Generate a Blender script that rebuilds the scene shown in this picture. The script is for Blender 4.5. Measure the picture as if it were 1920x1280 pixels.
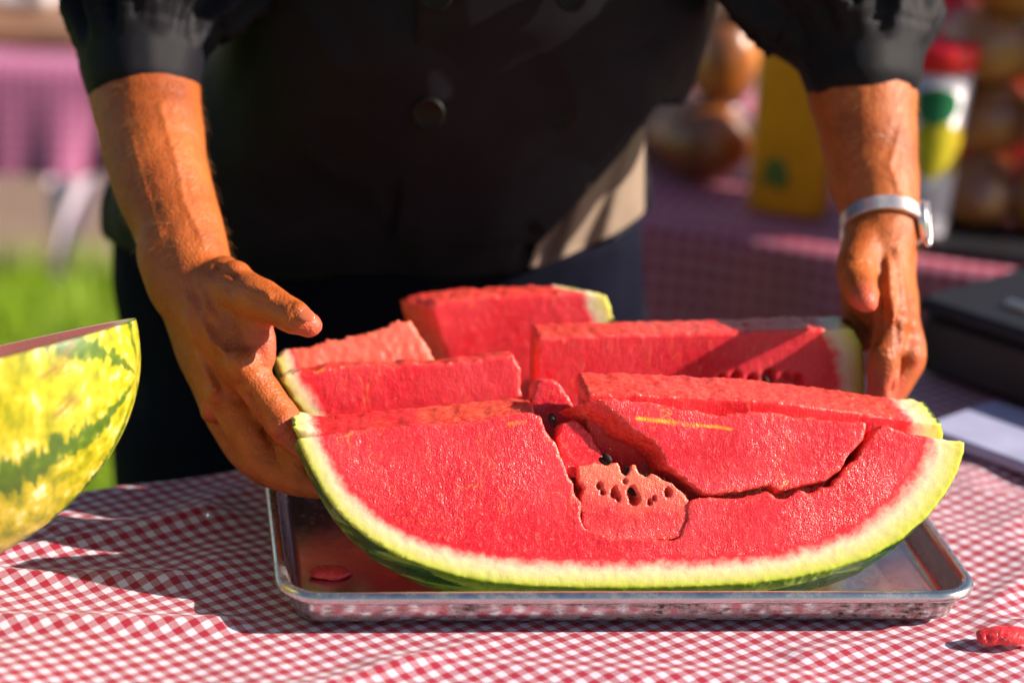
import bpy, bmesh, math, random
import numpy as np
from mathutils import Vector, Matrix

random.seed(7); np.random.seed(7)
scn = bpy.context.scene
for o in list(bpy.data.objects): bpy.data.objects.remove(o)

# ------------------------------------------------------------------ camera
FPX = 4800.0                                     # 90 mm on a 36 mm sensor, 1920 px wide
PITCH, ROLL = 0.32992, math.radians(3.5)
CAM = np.array([0.0, -1.4532, 1.4498])
FW = np.array([0, math.cos(PITCH), -math.sin(PITCH)])
UP = np.array([0, math.sin(PITCH), math.cos(PITCH)])
RT = np.array([1.0, 0, 0])
R2 = math.cos(ROLL) * RT + math.sin(ROLL) * UP
U2 = -math.sin(ROLL) * RT + math.cos(ROLL) * UP
cd = bpy.data.cameras.new('camera')
cam = bpy.data.objects.new('camera', cd); scn.collection.objects.link(cam)
cd.lens = 90; cd.sensor_width = 36; cd.clip_start = 0.05; cd.clip_end = 600
m = Matrix(((R2[0], U2[0], -FW[0], CAM[0]), (R2[1], U2[1], -FW[1], CAM[1]), (R2[2], U2[2], -FW[2], CAM[2]), (0, 0, 0, 1)))
cam.matrix_world = m
cd.dof.use_dof = True
cd.dof.focus_distance = 1.66
cd.dof.aperture_fstop = 2.8
scn.camera = cam

# ------------------------------------------------------------------ sky, sun, exposure
SUN_EL, SUN_AZ = math.radians(29), math.radians(2.5)   # azimuth: from +X towards the camera
SUN = np.array([math.cos(SUN_EL) * math.cos(SUN_AZ), -math.cos(SUN_EL) * math.sin(SUN_AZ), math.sin(SUN_EL)])
w = bpy.data.worlds.new('World'); scn.world = w; w.use_nodes = True
nt = w.node_tree; bg = nt.nodes['Background']
sk = nt.nodes.new('ShaderNodeTexSky'); sk.sky_type = 'NISHITA'; sk.sun_disc = False
sk.sun_elevation = SUN_EL; sk.sun_rotation = math.radians(90) + SUN_AZ
nt.links.new(sk.outputs[0], bg.inputs[0]); bg.inputs[1].default_value = 0.05
sd = bpy.data.lights.new('sun', 'SUN'); sd.energy = 5.0; sd.angle = math.radians(0.55); sd.color = (1.0, 0.86, 0.71)
so = bpy.data.objects.new('sun', sd); scn.collection.objects.link(so)
so.rotation_euler = Vector(SUN).to_track_quat('Z', 'Y').to_euler()
vs = scn.view_settings; vs.view_transform = 'Standard'; vs.look = 'None'; vs.gamma = 1; vs.exposure = 1.12
vs.use_curve_mapping = False
scn.cycles.max_bounces = 8; scn.cycles.transparent_max_bounces = 8
scn.cycles.sample_clamp_indirect = 6.0

# ------------------------------------------------------------------ pixel -> place helpers (photograph pixels, 1920 wide)
def ray(u, v): return FW + (u - 960) / FPX * R2 - (v - 640) / FPX * U2
def Pz(u, v, z): d = ray(u, v); return CAM + d * (z - CAM[2]) / d[2]
def Py(u, v, y): d = ray(u, v); return CAM + d * (y - CAM[1]) / d[1]
def Ppl(u, v, p0, n): d = ray(u, v); return CAM + d * (np.dot(p0 - CAM, n) / np.dot(d, n))
def depth(p): return float(np.dot(np.asarray(p) - CAM, FW))
def px(r, p): return r * depth(p) / FPX           # r photograph pixels as metres at point p
def nrm(v): v = np.asarray(v, float); return v / np.linalg.norm(v)

TZ = 0.75                                         # cloth top
PHI = 0.15138
TO = np.array([-0.1357, 0.0, TZ])                 # tray front left corner
TX = np.array([math.cos(PHI), math.sin(PHI), 0]); TY = np.array([-math.sin(PHI), math.cos(PHI), 0]); ZZ = np.array([0, 0, 1.0])

# ------------------------------------------------------------------ numeric noise
def _hash(i, j, k, seed):
    h = (i * 374761393 + j * 668265263 + k * 2147483647 + seed * 1274126177) & 0xFFFFFFFF
    h = ((h ^ (h >> 13)) * 1274126177) & 0xFFFFFFFF
    return ((h ^ (h >> 16)) & 0xFFFF) / 65535.0
def vnoise(P, seed=0):
    P = np.asarray(P, float); I = np.floor(P).astype(np.int64); f = P - I; f = f * f * (3 - 2 * f)
    r = 0
    for a in (0, 1):
        for b in (0, 1):
            for c in (0, 1):
                wt = (f[:, 0] if a else 1 - f[:, 0]) * (f[:, 1] if b else 1 - f[:, 1]) * (f[:, 2] if c else 1 - f[:, 2])
                r = r + wt * _hash(I[:, 0] + a, I[:, 1] + b, I[:, 2] + c, seed)
    return r * 2 - 1
def fbm(P, scale, oct=3, seed=0):
    P = np.asarray(P, float) * scale; r = 0; a = 1.0; t = 0
    for o in range(oct):
        r = r + a * vnoise(P * 2 ** o + 17.3 * o, seed + o); t += a; a *= .5
    return r / t

# ------------------------------------------------------------------ geometry helpers
class Geo:
    def __init__(s): s.v = []; s.f = []
    def add(s, v, f):
        b = len(s.v); s.v.extend([tuple(map(float, p)) for p in v]); s.f.extend([tuple(int(i) + b for i in q) for q in f])
    def ring_loft(s, rings, closed=True, caps=True):
        n = len(rings[0]); v = [p for r in rings for p in r]; f = []
        for i in range(len(rings) - 1):
            for j in range(n if closed else n - 1):
                k = (j + 1) % n
                f.append((i * n + j, i * n + k, (i + 1) * n + k, (i + 1) * n + j))
        if caps:
            f.append(tuple(range(n - 1, -1, -1))); L = (len(rings) - 1) * n; f.append(tuple(range(L, L + n)))
        s.add(v, f)
    def ellipsoid(s, c, rx, ry, rz, R=None, nu=20, nv=12):
        R = np.eye(3) if R is None else R; rings = []
        for i in range(1, nv):
            th = math.pi * i / nv; rings.append([np.asarray(c) + R @ np.array([rx * math.sin(th) * math.cos(2 * math.pi * j / nu), ry * math.sin(th) * math.sin(2 * math.pi * j / nu), -rz * math.cos(th)]) for j in range(nu)])
        s.ring_loft(rings)
    def tube(s, pts, rad, n=20, sub=6, flat=None, cap=True, fdir=None):
        """tapered tube through pts; radius rad; flat = squeeze along fdir"""
        pts = [np.asarray(p, float) for p in pts]; P = []; Rr = []; Fl = []
        flat = flat or [1] * len(pts)
        for i in range(len(pts) - 1):
            p0 = pts[i - 1] if i else 2 * pts[0] - pts[1]; p1 = pts[i]; p2 = pts[i + 1]; p3 = pts[i + 2] if i + 2 < len(pts) else 2 * pts[-1] - pts[-2]
            for k in range(sub):
                t = k / sub
                P.append(.5 * (2 * p1 + (p2 - p0) * t + (2 * p0 - 5 * p1 + 4 * p2 - p3) * t * t + (3 * p1 - p0 - 3 * p2 + p3) * t ** 3))
                st = t * t * (3 - 2 * t); Rr.append(rad[i] * (1 - st) + rad[i + 1] * st); Fl.append(flat[i] * (1 - st) + flat[i + 1] * st)
        P.append(pts[-1]); Rr.append(rad[-1]); Fl.append(flat[-1])
        T = [nrm(P[min(i + 1, len(P) - 1)] - P[max(i - 1, 0)]) for i in range(len(P))]
        a = nrm(np.cross(T[0], [0.31, 0.2, 0.93] if fdir is None else fdir)); rings = []
        def mk(c, r, t, a, fl):
            a = nrm(a - np.dot(a, t) * t); b = np.cross(t, a)
            return [c + r * (math.cos(2 * math.pi * j / n) * a + fl * math.sin(2 * math.pi * j / n) * b) for j in range(n)], a
        if cap:
            for q in (80, 55, 28):
                g, a = mk(P[0] - T[0] * Rr[0] * math.sin(math.radians(q)), Rr[0] * math.cos(math.radians(q)), T[0], a, Fl[0]); rings.append(g)
        for i in range(len(P)):
            g, a = mk(P[i], Rr[i], T[i], a, Fl[i]); rings.append(g)
        if cap:
            for q in (28, 55, 80):
                g, a = mk(P[-1] + T[-1] * Rr[-1] * math.sin(math.radians(q)), Rr[-1] * math.cos(math.radians(q)), T[-1], a, Fl[-1]); rings.append(g)
        s.ring_loft(rings)
    def box(s, c, hx, hy, hz, R=None, bev=0):
        R = np.eye(3) if R is None else R; c = np.asarray(c)
        b = bev
        v = []; 
        prof = [(-hz, -b), (-hz + b, 0), (hz - b, 0), (hz, -b)] if b else [(-hz, 0), (hz, 0)]
        rings = []
        for z, off in prof:
            x, y = hx + off, hy + off
            base = [(-x, -y + b), (-x + b, -y), (x - b, -y), (x, -y + b), (x, y - b), (x - b, y), (-x + b, y), (-x, y - b)] if b else [(-x, -y), (x, -y), (x, y), (-x, y)]
            rings.append([c + R @ np.array([p[0], p[1], z]) for p in base])
        s.ring_loft(rings)
    def arr(s): return np.array(s.v), s.f

def mesh_from(v, f, name='m'):
    me = bpy.data.meshes.new(name); me.from_pydata([tuple(p) for p in v], [], f if isinstance(f, list) else [tuple(q) for q in f]); me.update(); return me
def remesh(geo, vox, smooth=0, lam=.5):
    me = mesh_from(geo.v, geo.f)
    bm = bmesh.new(); bm.from_mesh(me); bmesh.ops.triangulate(bm, faces=[f for f in bm.faces if len(f.verts) > 4]); bmesh.ops.recalc_face_normals(bm, faces=bm.faces); bm.to_mesh(me); bm.free()
    ob = bpy.data.objects.new('tmp', me); scn.collection.objects.link(ob)
    md = ob.modifiers.new('r', 'REMESH'); md.mode = 'VOXEL'; md.voxel_size = vox; md.adaptivity = 0
    dg = bpy.context.evaluated_depsgraph_get(); ev = ob.evaluated_get(dg); em = ev.to_mesh()
    n = len(em.vertices); V = np.empty(n * 3); em.vertices.foreach_get('co', V); V = V.reshape(-1, 3)
    L = np.empty(len(em.loops), np.int32); em.loops.foreach_get('vertex_index', L)
    F = L.reshape(-1, 4) if len(L) == 4 * len(em.polygons) else None
    if F is None: F = [tuple(p.vertices) for p in em.polygons]
    ev.to_mesh_clear(); bpy.data.objects.remove(ob); bpy.data.meshes.remove(me)
    F = np.asarray(F)
    for _ in range(smooth): V = V + lam * (lap(V, F) - V)
    return V, F
def lap(V, F):
    S = np.zeros_like(V); C = np.zeros(len(V))
    for a, b in ((0, 1), (1, 2), (2, 3), (3, 0)):
        np.add.at(S, F[:, a], V[F[:, b]]); np.add.at(S, F[:, b], V[F[:, a]]); np.add.at(C, F[:, a], 1); np.add.at(C, F[:, b], 1)
    return S / np.maximum(C, 1)[:, None]
def vnormals(V, F):
    F = np.asarray(F); fn = np.cross(V[F[:, 2]] - V[F[:, 0]], V[F[:, 3]] - V[F[:, 1]]); N = np.zeros_like(V)
    for k in range(4): np.add.at(N, F[:, k], fn)
    return N / np.maximum(np.linalg.norm(N, axis=1), 1e-12)[:, None]

def root_loc(o):
    l = Vector((0, 0, 0))
    while o is not None: l += o.location; o = o.parent
    return l
def obj(name, v, f, mat, parent=None, smooth=True, attrs=None, loc=None):
    """v in world coordinates; the object's origin is its parent's place (or loc)"""
    base = np.array(root_loc(parent)) if parent is not None else np.array(loc if loc is not None else (0, 0, 0), float)
    v = np.asarray(v, float) - base
    f = [tuple(int(i) for i in q) for q in f] if not isinstance(f, list) else f
    me = bpy.data.meshes.new(name); me.from_pydata(v.tolist(), [], f); me.update()
    if smooth: me.polygons.foreach_set('use_smooth', [True] * len(me.polygons))
    for k, a in (attrs or {}).items():
        a = np.asarray(a, np.float32)
        if a.ndim == 1: at = me.attributes.new(k, 'FLOAT', 'POINT'); at.data.foreach_set('value', a)
        else: at = me.attributes.new(k, 'FLOAT_VECTOR', 'POINT'); at.data.foreach_set('vector', a.ravel())
    if mat: me.materials.append(mat)
    o = bpy.data.objects.new(name, me); scn.collection.objects.link(o)
    if parent is not None: o.parent = parent
    elif loc is not None: o.location = loc
    return o
def gobj(name, g, mat, parent=None, **k):
    o = obj(name, np.array(g.v), g.f, mat, parent, **k)
    bm = bmesh.new(); bm.from_mesh(o.data); bmesh.ops.recalc_face_normals(bm, faces=bm.faces); bm.to_mesh(o.data); bm.free()
    return o
def thing(name, label, cat, loc, group=None):
    o = bpy.data.objects.new(name, None); scn.collection.objects.link(o); o.location = tuple(map(float, loc)); o.empty_display_size = .05
    return tag(o, label, cat, group)
def tag(o, label, cat, group=None):
    o['label'] = label; o['category'] = cat
    if group: o['group'] = group
    return o
def sub(V, F, keep):
    """faces of F where keep, with their own vertex list"""
    Fk = F[keep]; ids, inv = np.unique(Fk.ravel(), return_inverse=True)
    return ids, inv.reshape(Fk.shape)

# ------------------------------------------------------------------ material helpers
class M:
    def __init__(s, name):
        s.m = bpy.data.materials.new(name); s.m.use_nodes = True; s.t = s.m.node_tree; s.b = s.t.nodes['Principled BSDF']
    def n(s, typ, **k):
        nd = s.t.nodes.new('ShaderNode' + typ)
        for a, v in k.items():
            if a in nd.inputs.keys(): s.set(nd.inputs[a], v)
            else: setattr(nd, a, v)
        return nd
    def set(s, inp, v):
        if isinstance(v, bpy.types.NodeSocket): s.t.links.new(v, inp)
        elif isinstance(v, bpy.types.Node): s.t.links.new(v.outputs[0], inp)
        else: inp.default_value = v
    def p(s, **k):
        for a, v in k.items(): s.set(s.b.inputs[a.replace('_', ' ')], v)
        return s
    def math(s, op, a, b=None, c=None, clamp=False):
        nd = s.t.nodes.new('ShaderNodeMath'); nd.operation = op; nd.use_clamp = clamp
        for i, x in enumerate((a, b, c)):
            if x is not None: s.set(nd.inputs[i], x)
        return nd.outputs[0]
    def mix(s, fac, a, b, blend='MIX'):
        nd = s.t.nodes.new('ShaderNodeMix'); nd.data_type = 'RGBA'; nd.blend_type = blend
        s.set(nd.inputs[0], fac); s.set(nd.inputs[6], a); s.set(nd.inputs[7], b); return nd.outputs[2]
    def ramp(s, fac, stops, interp='LINEAR'):
        nd = s.t.nodes.new('ShaderNodeValToRGB'); nd.color_ramp.interpolation = interp; e = nd.color_ramp.elements
        while len(e) > 1: e.remove(e[0])
        e[0].position = stops[0][0]; e[0].color = stops[0][1]
        for p_, c in stops[1:]:
            q = e.new(p_); q.color = c
        s.set(nd.inputs[0], fac); return nd.outputs[0]
    def attr(s, name, out='Fac'):
        nd = s.t.nodes.new('ShaderNodeAttribute'); nd.attribute_name = name; return nd.outputs[out]
    def coord(s): return s.n('TexCoord').outputs['Object']
    def noise(s, vec, scale, detail=4, rough=.55, dist=0, out='Fac'):
        nd = s.n('TexNoise', Scale=scale, Detail=detail, Roughness=rough, Distortion=dist); s.set(nd.inputs['Vector'], vec); return nd.outputs[out]
    def mapping(s, vec, scale=(1, 1, 1), rot=(0, 0, 0)):
        nd = s.n('Mapping'); s.set(nd.inputs['Vector'], vec); nd.inputs['Scale'].default_value = scale; nd.inputs['Rotation'].default_value = rot; return nd.outputs[0]
    def bump(s, h, strength=.3, dist=.002, normal=None):
        nd = s.n('Bump', Strength=strength, Distance=dist); s.set(nd.inputs['Height'], h)
        if normal is not None: s.set(nd.inputs['Normal'], normal)
        return nd.outputs[0]
def c(r, g, b): return (r, g, b, 1)
def simple(name, col, rough=.5, var=.25, scale=30, bump=0, bscale=200, **k):
    m = M(name); co = m.coord(); n = m.noise(co, scale, 5)
    dark = tuple(x * (1 - var) for x in col) + (1,); lite = tuple(min(1, x * (1 + var)) for x in col) + (1,)
    m.p(Base_Color=m.ramp(n, [(.3, dark), (.7, lite)]), Roughness=rough, **k)
    if bump: m.p(Normal=m.bump(m.noise(co, bscale, 4), bump, .002))
    return m.m

# --- watermelon, cut side and rind, driven by the distance from the skin (attribute rd, in rind thicknesses)
def melon_mat(name, pale=0.0):
    m = M(name); co = m.coord()
    rd = m.attr('rd'); tv = m.attr('torn'); yl = m.attr('streak')
    edge = m.noise(co, 110, 8, .72); e2 = m.noise(co, 420, 3, .6)
    x = m.math('ADD', rd, m.math('MULTIPLY', m.math('SUBTRACT', edge, .5), m.math('MULTIPLY', 1.15, m.math('SMOOTH_MIN', rd, 1.0, .3))))
    rindc = m.ramp(m.math('DIVIDE', x, 2.0), [(0.0, c(.13, .24, .010)), (.010, c(.26, .36, .016)), (.03, c(.46, .53, .05)), (.09, c(.58, .58, .11)), (.20, c(.66, .62, .24)), (.36, c(.72, .64, .40)), (.46, c(.74, .46, .34)), (.55, c(.80, .20, .17)), (.63, c(.74, .03, .04)), (.70, c(.72, .008, .020))])
    blot = m.ramp(m.noise(m.mapping(co, (70, 70, 140)), 1, 4, .65), [(.52, c(0, 0, 0)), (.68, c(1, 1, 1))]); rindc = m.mix(m.math('MULTIPLY', blot, m.ramp(x, [(.1, c(.5, .5, .5)), (.75, c(0, 0, 0))])), rindc, c(.50, .58, .05))
    # flesh colour
    f1 = m.noise(co, 28, 4, .6); f2 = m.noise(co, 700, 3, .7); f3 = m.noise(m.mapping(co, (480, 480, 95)), 1, 3, .6, .5)
    fl = m.ramp(f1, [(.28, c(.52, .001, .012)), (.55, c(.67, .004, .022)), (.78, c(.74, .012, .034))])
    big = m.noise(co, 9, 3, .6); fl = m.mix(m.math('MULTIPLY', m.ramp(big, [(.42, c(0, 0, 0)), (.60, c(1, 1, 1))]), .75), fl, m.mix(f2, c(.72, .018, .042), c(.82, .075, .092)))
    fl = m.mix(m.math('MULTIPLY', m.ramp(f2, [(.48, c(0, 0, 0)), (.70, c(1, 1, 1))]), .34), fl, c(.84, .10, .10))
    fib = m.ramp(f3, [(.58, c(0, 0, 0)), (.70, c(1, 1, 1))])
    fl = m.mix(m.math('MULTIPLY', fib, .42), fl, c(.93, .24, .13))
    # thin yellow strands
    wv = m.noise(m.mapping(co, (62, 62, 9), (0, .22, 0)), 1, 2, .5, .5)
    st = m.ramp(m.math('ABSOLUTE', m.math('SUBTRACT', wv, .5)), [(0, c(1, 1, 1)), (.006, c(0, 0, 0))])
    gate = m.ramp(m.noise(co, 22, 2), [(.53, c(0, 0, 0)), (.62, c(1, 1, 1))])
    fl = m.mix(m.math('MULTIPLY', m.math('MULTIPLY', st, gate), .55), fl, c(.95, .42, .08))
    fl = m.mix(m.math('MULTIPLY', tv, m.math('ADD', .25, m.math('MULTIPLY', m.noise(co, 40, 3), .55))), fl, m.mix(m.ramp(m.noise(co, 420, 4, .7), [(.45, c(0, 0, 0)), (.7, c(1, 1, 1))]), c(.80, .045, .025), c(.90, .26, .14)))
    if pale: fl = m.mix(m.math('MULTIPLY', pale, m.attr('frost')), fl, m.mix(m.noise(co, 160, 4, .7), c(.84, .12, .06), c(.93, .38, .22)))
    fl = m.mix(yl, fl, c(.95, .50, .02))
    isf = m.ramp(m.math('DIVIDE', x, 2.0), [(.0, c(0, 0, 0)), (.62, c(0, 0, 0)), (.72, c(1, 1, 1))])
    col = m.mix(isf, rindc, fl)
    # outer skin: dark and light green bands
    sk = m.attr('skin'); sn = m.noise(m.mapping(co, (16, 40, 120)), 1, 5, .65, .8)
    skc = m.ramp(sn, [(.38, c(.018, .05, .008)), (.52, c(.035, .10, .014)), (.60, c(.20, .28, .03)), (.75, c(.36, .38, .06))])
    col = m.mix(sk, col, skc)
    h = m.math('ADD', m.noise(co, 1050, 1, .5), m.math('MULTIPLY', f3, .8))
    bs = m.math('MULTIPLY', m.math('SUBTRACT', 1.0, sk), m.math('ADD', .10, m.math('MULTIPLY', isf, m.ramp(m.noise(co, 14, 3, .6), [(.36, c(.13, .13, .13)), (.62, c(.40, .40, .40))]))))
    m.p(Base_Color=col, Roughness=m.math('ADD', .20, m.math('MULTIPLY', e2, .2)), Normal=m.bump(h, bs, .0016), Specular_IOR_Level=.5,
        Coat_Weight=m.math('MULTIPLY', isf, m.ramp(m.noise(co, 620, 2, .6), [(.50, c(.06, .06, .06)), (.60, c(1, 1, 1))])), Coat_Roughness=.12, Coat_Normal=m.bump(m.math('ADD', m.noise(co, 900, 2, .7), f3), 1.0, .007), Subsurface_Weight=.35, Subsurface_Radius=(1.0, .30, .18), Subsurface_Scale=.008)
    return m.m
MEL = melon_mat('watermelon cut'); MELP = melon_mat('watermelon pale cut', .50)
SEED = simple('seed', (.012, .004, .002), .55, .5, 300, Specular_IOR_Level=.2)

def seg_dist(P, poly):
    """distance of 2D points to a polyline, and signed nearest direction"""
    d = np.full(len(P), 1e9)
    for i in range(len(poly) - 1):
        a, b = poly[i], poly[i + 1]; ab = b - a; t = np.clip(((P - a) @ ab) / max(ab @ ab, 1e-12), 0, 1)
        d = np.minimum(d, np.linalg.norm(P - a - t[:, None] * ab, axis=1))
    return d
def densify(poly, step):
    out = []
    for i in range(len(poly)):
        a, b = np.array(poly[i]), np.array(poly[(i + 1) % len(poly)]); n = max(1, int(np.linalg.norm(b - a) / step))
        out += [a + (b - a) * k / n for k in range(n)]
    return out
FLOORZ = TZ + .0042
def slab(name, label, poly, y0, lean, T, rind=None, vox=.0015, rth=.014, rfun=None, back=None, rough=.0012, rag=.0, pale=0, yaw=0, seeds=(), holes=(), streaks=(), mat=None, group='watermelon pieces on the tray', edges_torn=True, tear_from=None, cat='watermelon slice', z0=.77):
    e1 = math.cos(yaw) * TX + math.sin(yaw) * TY; ey = -math.sin(yaw) * TX + math.cos(yaw) * TY
    n = nrm(-ey * math.cos(lean) + ZZ * math.sin(lean)); e2 = nrm(ey * math.sin(lean) + ZZ * math.cos(lean))
    p0 = TO + TX * .23 + TY * y0; p0 = np.array([p0[0], p0[1], z0])
    def loc2(uv): q = Ppl(uv[0], uv[1], p0, n) - p0; return np.array([q @ e1, q @ e2])
    dp = densify(poly, 9); Q = np.array([loc2(q) for q in dp])
    if rag:   # torn outline, except along the rind
        pr = np.array([loc2(q) for q in rind]) if rind else None
        keep = np.ones(len(Q)) if pr is None else np.clip((seg_dist(Q, pr) - .012) / .02, 0, 1)
        q3 = np.c_[Q * 1.0, np.full(len(Q), y0 * 9)]
        Q = Q + (keep * rag)[:, None] * np.c_[fbm(q3, 160, 3, 3), fbm(q3, 160, 3, 8)]
    back = back or (lambda a, b: (0 * a, 0 * b))
    K = 4; rings = []
    for k in range(K + 1):
        t = k / K; da, db = back(Q[:, 0], Q[:, 1]); cc = t * T; s = math.sin(t * math.pi / 2)
        rings.append([p0 + e1 * (Q[i, 0] + da[i] * s) + e2 * (Q[i, 1] + db[i] * s) - n * cc for i in range(len(Q))])
    g = Geo(); g.ring_loft(rings)
    V, F = remesh(g, vox, 2, .4)
    L = V - p0; A = L @ e1; B = L @ e2; Cc = -(L @ n); t = np.clip(Cc / T, 0, 1); s = np.sin(t * math.pi / 2)
    da, db = back(A, B); P2 = np.c_[A - da * s, B - db * s]
    ones = np.ones(len(V))
    if rind:
        pr = np.array([loc2(q) for q in rind]); dist = seg_dist(P2, pr)
        sc = rth * (rfun(A) if rfun is not None else ones); rd = dist / sc
    else: dist = 1 * ones; rd = 3 * ones
    N = vnormals(V, F); fn = N @ n
    front = np.clip((fn - .5) / .3, 0, 1)
    skin = ((dist < .0028) & (fn < .45)).astype(float) if rind else 0 * ones
    torn = np.clip((1 - front) * (1 - skin), 0, 1) * (1 if edges_torn else .4)
    V = V + N * (rough * .25 * (1 - skin) * fbm(V, 260, 3, 5))[:, None]
    V = V + N * (rough * 1.0 * torn * fbm(V, 190, 3, 11))[:, None]
    V = V + N * (rough * .22 * front * (1 - skin) * fbm(V, 30, 3, 21))[:, None]
    ed = np.clip(1.1 - seg_dist(P2, np.r_[Q, Q[:1]]) / .0022 + .8 * fbm(V, 240, 2, 31), 0, 1) * np.clip(rd - 1, 0, 1) * front
    torn = np.maximum(torn, .9 * ed)
    if tear_from: torn = np.clip(torn * np.where(A > loc2(tear_from)[0] + .006 * fbm(V, 60, 2, 71), 2.2, .25), 0, 1.6)
    stk = 0 * ones
    for (u1, v1, u2, v2, wd) in streaks:
        d = seg_dist(P2 + np.c_[0 * A, .0012 * fbm(V, 60, 2, 4)], np.array([loc2((u1, v1)), loc2((u2, v2))])); stk = np.maximum(stk, np.clip(1.2 - d / wd, 0, 1) * front * np.clip(.55 + fbm(V, 200, 2, 6), 0, 1))
    for (u, v, r, dpth) in holes:
        q = loc2((u, v)); d = np.hypot((A - q[0]) * (1.25 + 40 * (B - q[1])), (B - q[1]) * .85) / r + .35 * fbm(V, 260, 2, 41)
        torn = torn * np.clip(d - .8, 0, 1); V = V - n * (dpth * np.clip(1.25 - d, 0, 1) ** .6 * (d < 1.25) * (Cc < .006))[:, None]
    V[:, 2] = np.maximum(V[:, 2], FLOORZ + .0004)
    base = V[np.argmin(V[:, 2])]
    th = thing(name, label, cat, (float(V[:, 0].mean()), float(V[:, 1].mean()), float(V[:, 2].min())), group)
    mt = mat or (MELP if pale else MEL)
    frost = np.clip(-.55 + (B - B.min()) / (B.max() - B.min()) * 2.2 + .5 * fbm(V, 70, 3, 61), .08, 1.25) if not rind else ones
    attrs = dict(rd=rd, torn=torn, skin=skin, streak=stk, frost=frost)
    if rind:
        fr = rd[F].mean(1) < 1.0
        for nm, kp in (('flesh', ~fr), ('rind', fr)):
            ids, FF = sub(V, F, kp); obj(nm, V[ids], FF, mt, th, attrs={k: a[ids] for k, a in attrs.items()})
    else: obj('flesh', V, F, mt, th, attrs=attrs)
    for (u, v, ang, up) in seeds:
        q = Ppl(u, v, p0 + n * up, n); sg = Geo(); ca, sa = math.cos(ang), math.sin(ang)
        R = np.c_[e1 * ca + e2 * sa, -e1 * sa + e2 * ca, n]; sg.ellipsoid(q, .0024, .0042, .0014, R, 12, 8); gobj('seed', sg, SEED, th)
    return th, (p0, n, e1, e2)

# ================================================================== SETTING
# ground: grass and the sandy path behind
gm = M('grass ground'); co = gm.coord(); n1 = gm.noise(co, 3, 5); n2 = gm.noise(co, 90, 4, .7)
gm.p(Base_Color=gm.mix(n2, gm.ramp(n1, [(.3, c(.14, .26, .004)), (.7, c(.26, .38, .008))]), c(.20, .33, .006)), Roughness=.9, Normal=gm.bump(n2, .8, .02))
def ground_grid(x0, x1, y0, y1, z, n=60, amp=.012):
    X, Y = np.meshgrid(np.linspace(x0, x1, n), np.linspace(y0, y1, n)); V = np.c_[X.ravel(), Y.ravel(), np.full(n * n, z)]
    V[:, 2] += amp * fbm(V, 1.3, 3, 2)
    F = [(i * n + j, i * n + j + 1, (i + 1) * n + j + 1, (i + 1) * n + j) for i in range(n - 1) for j in range(n - 1)]
    return V, F
V, F = ground_grid(-300, 300, -300, 300, -.015, 50, 0.0); o = obj('ground', V, F, gm.m); o['kind'] = 'structure'
pm = M('dry path'); co = pm.coord(); n1 = pm.noise(co, 6, 6); pm.p(Base_Color=pm.ramp(n1, [(.3, c(.16, .10, .075)), (.7, c(.26, .18, .14))]), Roughness=.95, Normal=pm.bump(pm.noise(co, 60, 5), .6, .02))
V, F = ground_grid(-6, 6, 3.02, 6.2, .006, 60, .006); V[:, 1] += .12 * fbm(V, 1.1, 2, 9); o = obj('path', V, F, pm.m); o['kind'] = 'structure'
# grass blades where the camera looks past the table
bm_ = M('grass blade'); hn = bm_.n('ObjectInfo'); rn = bm_.noise(bm_.coord(), 14, 3)
bm_.p(Base_Color=bm_.ramp(rn, [(.3, c(.15, .29, .003)), (.6, c(.26, .40, .006)), (.8, c(.34, .38, .02))]), Roughness=.55)
v = []; f = []
for i in range(9000):
    x, y = random.uniform(-1.7, .4), random.uniform(1.2, 3.1); h = random.uniform(.03, .075); a = random.uniform(0, 6.28); wd = random.uniform(.0015, .003)
    dx, dy = math.cos(a), math.sin(a); lx, ly = random.uniform(-.03, .03), random.uniform(-.03, .03); b = len(v)
    v += [(x - dx * wd, y - dy * wd, -.012), (x + dx * wd, y + dy * wd, -.012), (x + dx * wd * .7 + lx * .4, y + dy * wd * .7 + ly * .4, h * .6), (x - dx * wd * .7 + lx * .4, y - dy * wd * .7 + ly * .4, h * .6), (x + lx, y + ly, h)]
    f += [(b, b + 1, b + 2, b + 3), (b + 3, b + 2, b + 4)]
o = obj('grass', v, f, bm_.m, smooth=False); o['kind'] = 'stuff'

# gingham, driven by the cloth's own weave coordinates (attribute weave, metres along the threads)
def gingham(name, per, tint=1.0, white=(.57, .53, .64), red=(.30, .001, .024)):
    m = M(name); uv = m.attr('weave', 'Vector'); sx = m.n('SeparateXYZ'); m.set(sx.inputs[0], uv)
    wob = m.noise(m.coord(), 60, 2)
    def stripe(a):
        fr = m.math('FRACT', m.math('DIVIDE', m.math('ADD', a, m.math('MULTIPLY', wob, .0006)), per))
        return m.math('MULTIPLY', m.math('LESS_THAN', fr, .5), 1.0)
    s1 = stripe(sx.outputs[0]); s2 = stripe(sx.outputs[1])
    # where only one set of threads is red the twill shows as fine diagonal lines
    tw = m.math('FRACT', m.math('DIVIDE', m.math('ADD', sx.outputs[0], sx.outputs[1]), .0011)); twl = m.math('LESS_THAN', tw, .5)
    half = m.math('ABSOLUTE', m.math('SUBTRACT', s1, s2)); both = m.math('MULTIPLY', s1, s2)
    fac = m.math('ADD', both, m.math('MULTIPLY', half, m.math('ADD', .40, m.math('MULTIPLY', twl, .58))))
    col = m.mix(fac, white + (1,), red + (1,))
    st = m.ramp(m.noise(m.coord(), 9, 5, .6), [(.55, c(1, 1, 1)), (.8, c(.86, .80, .72))]); col = m.mix(.5, col, st, 'MULTIPLY')
    weave = m.noise(uv, 1500, 2)
    m.p(Base_Color=col, Roughness=.62, Sheen_Weight=.1, Normal=m.bump(weave, .25, .0006))
    return m.m
GING = gingham('gingham cotton', .0116)

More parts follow.
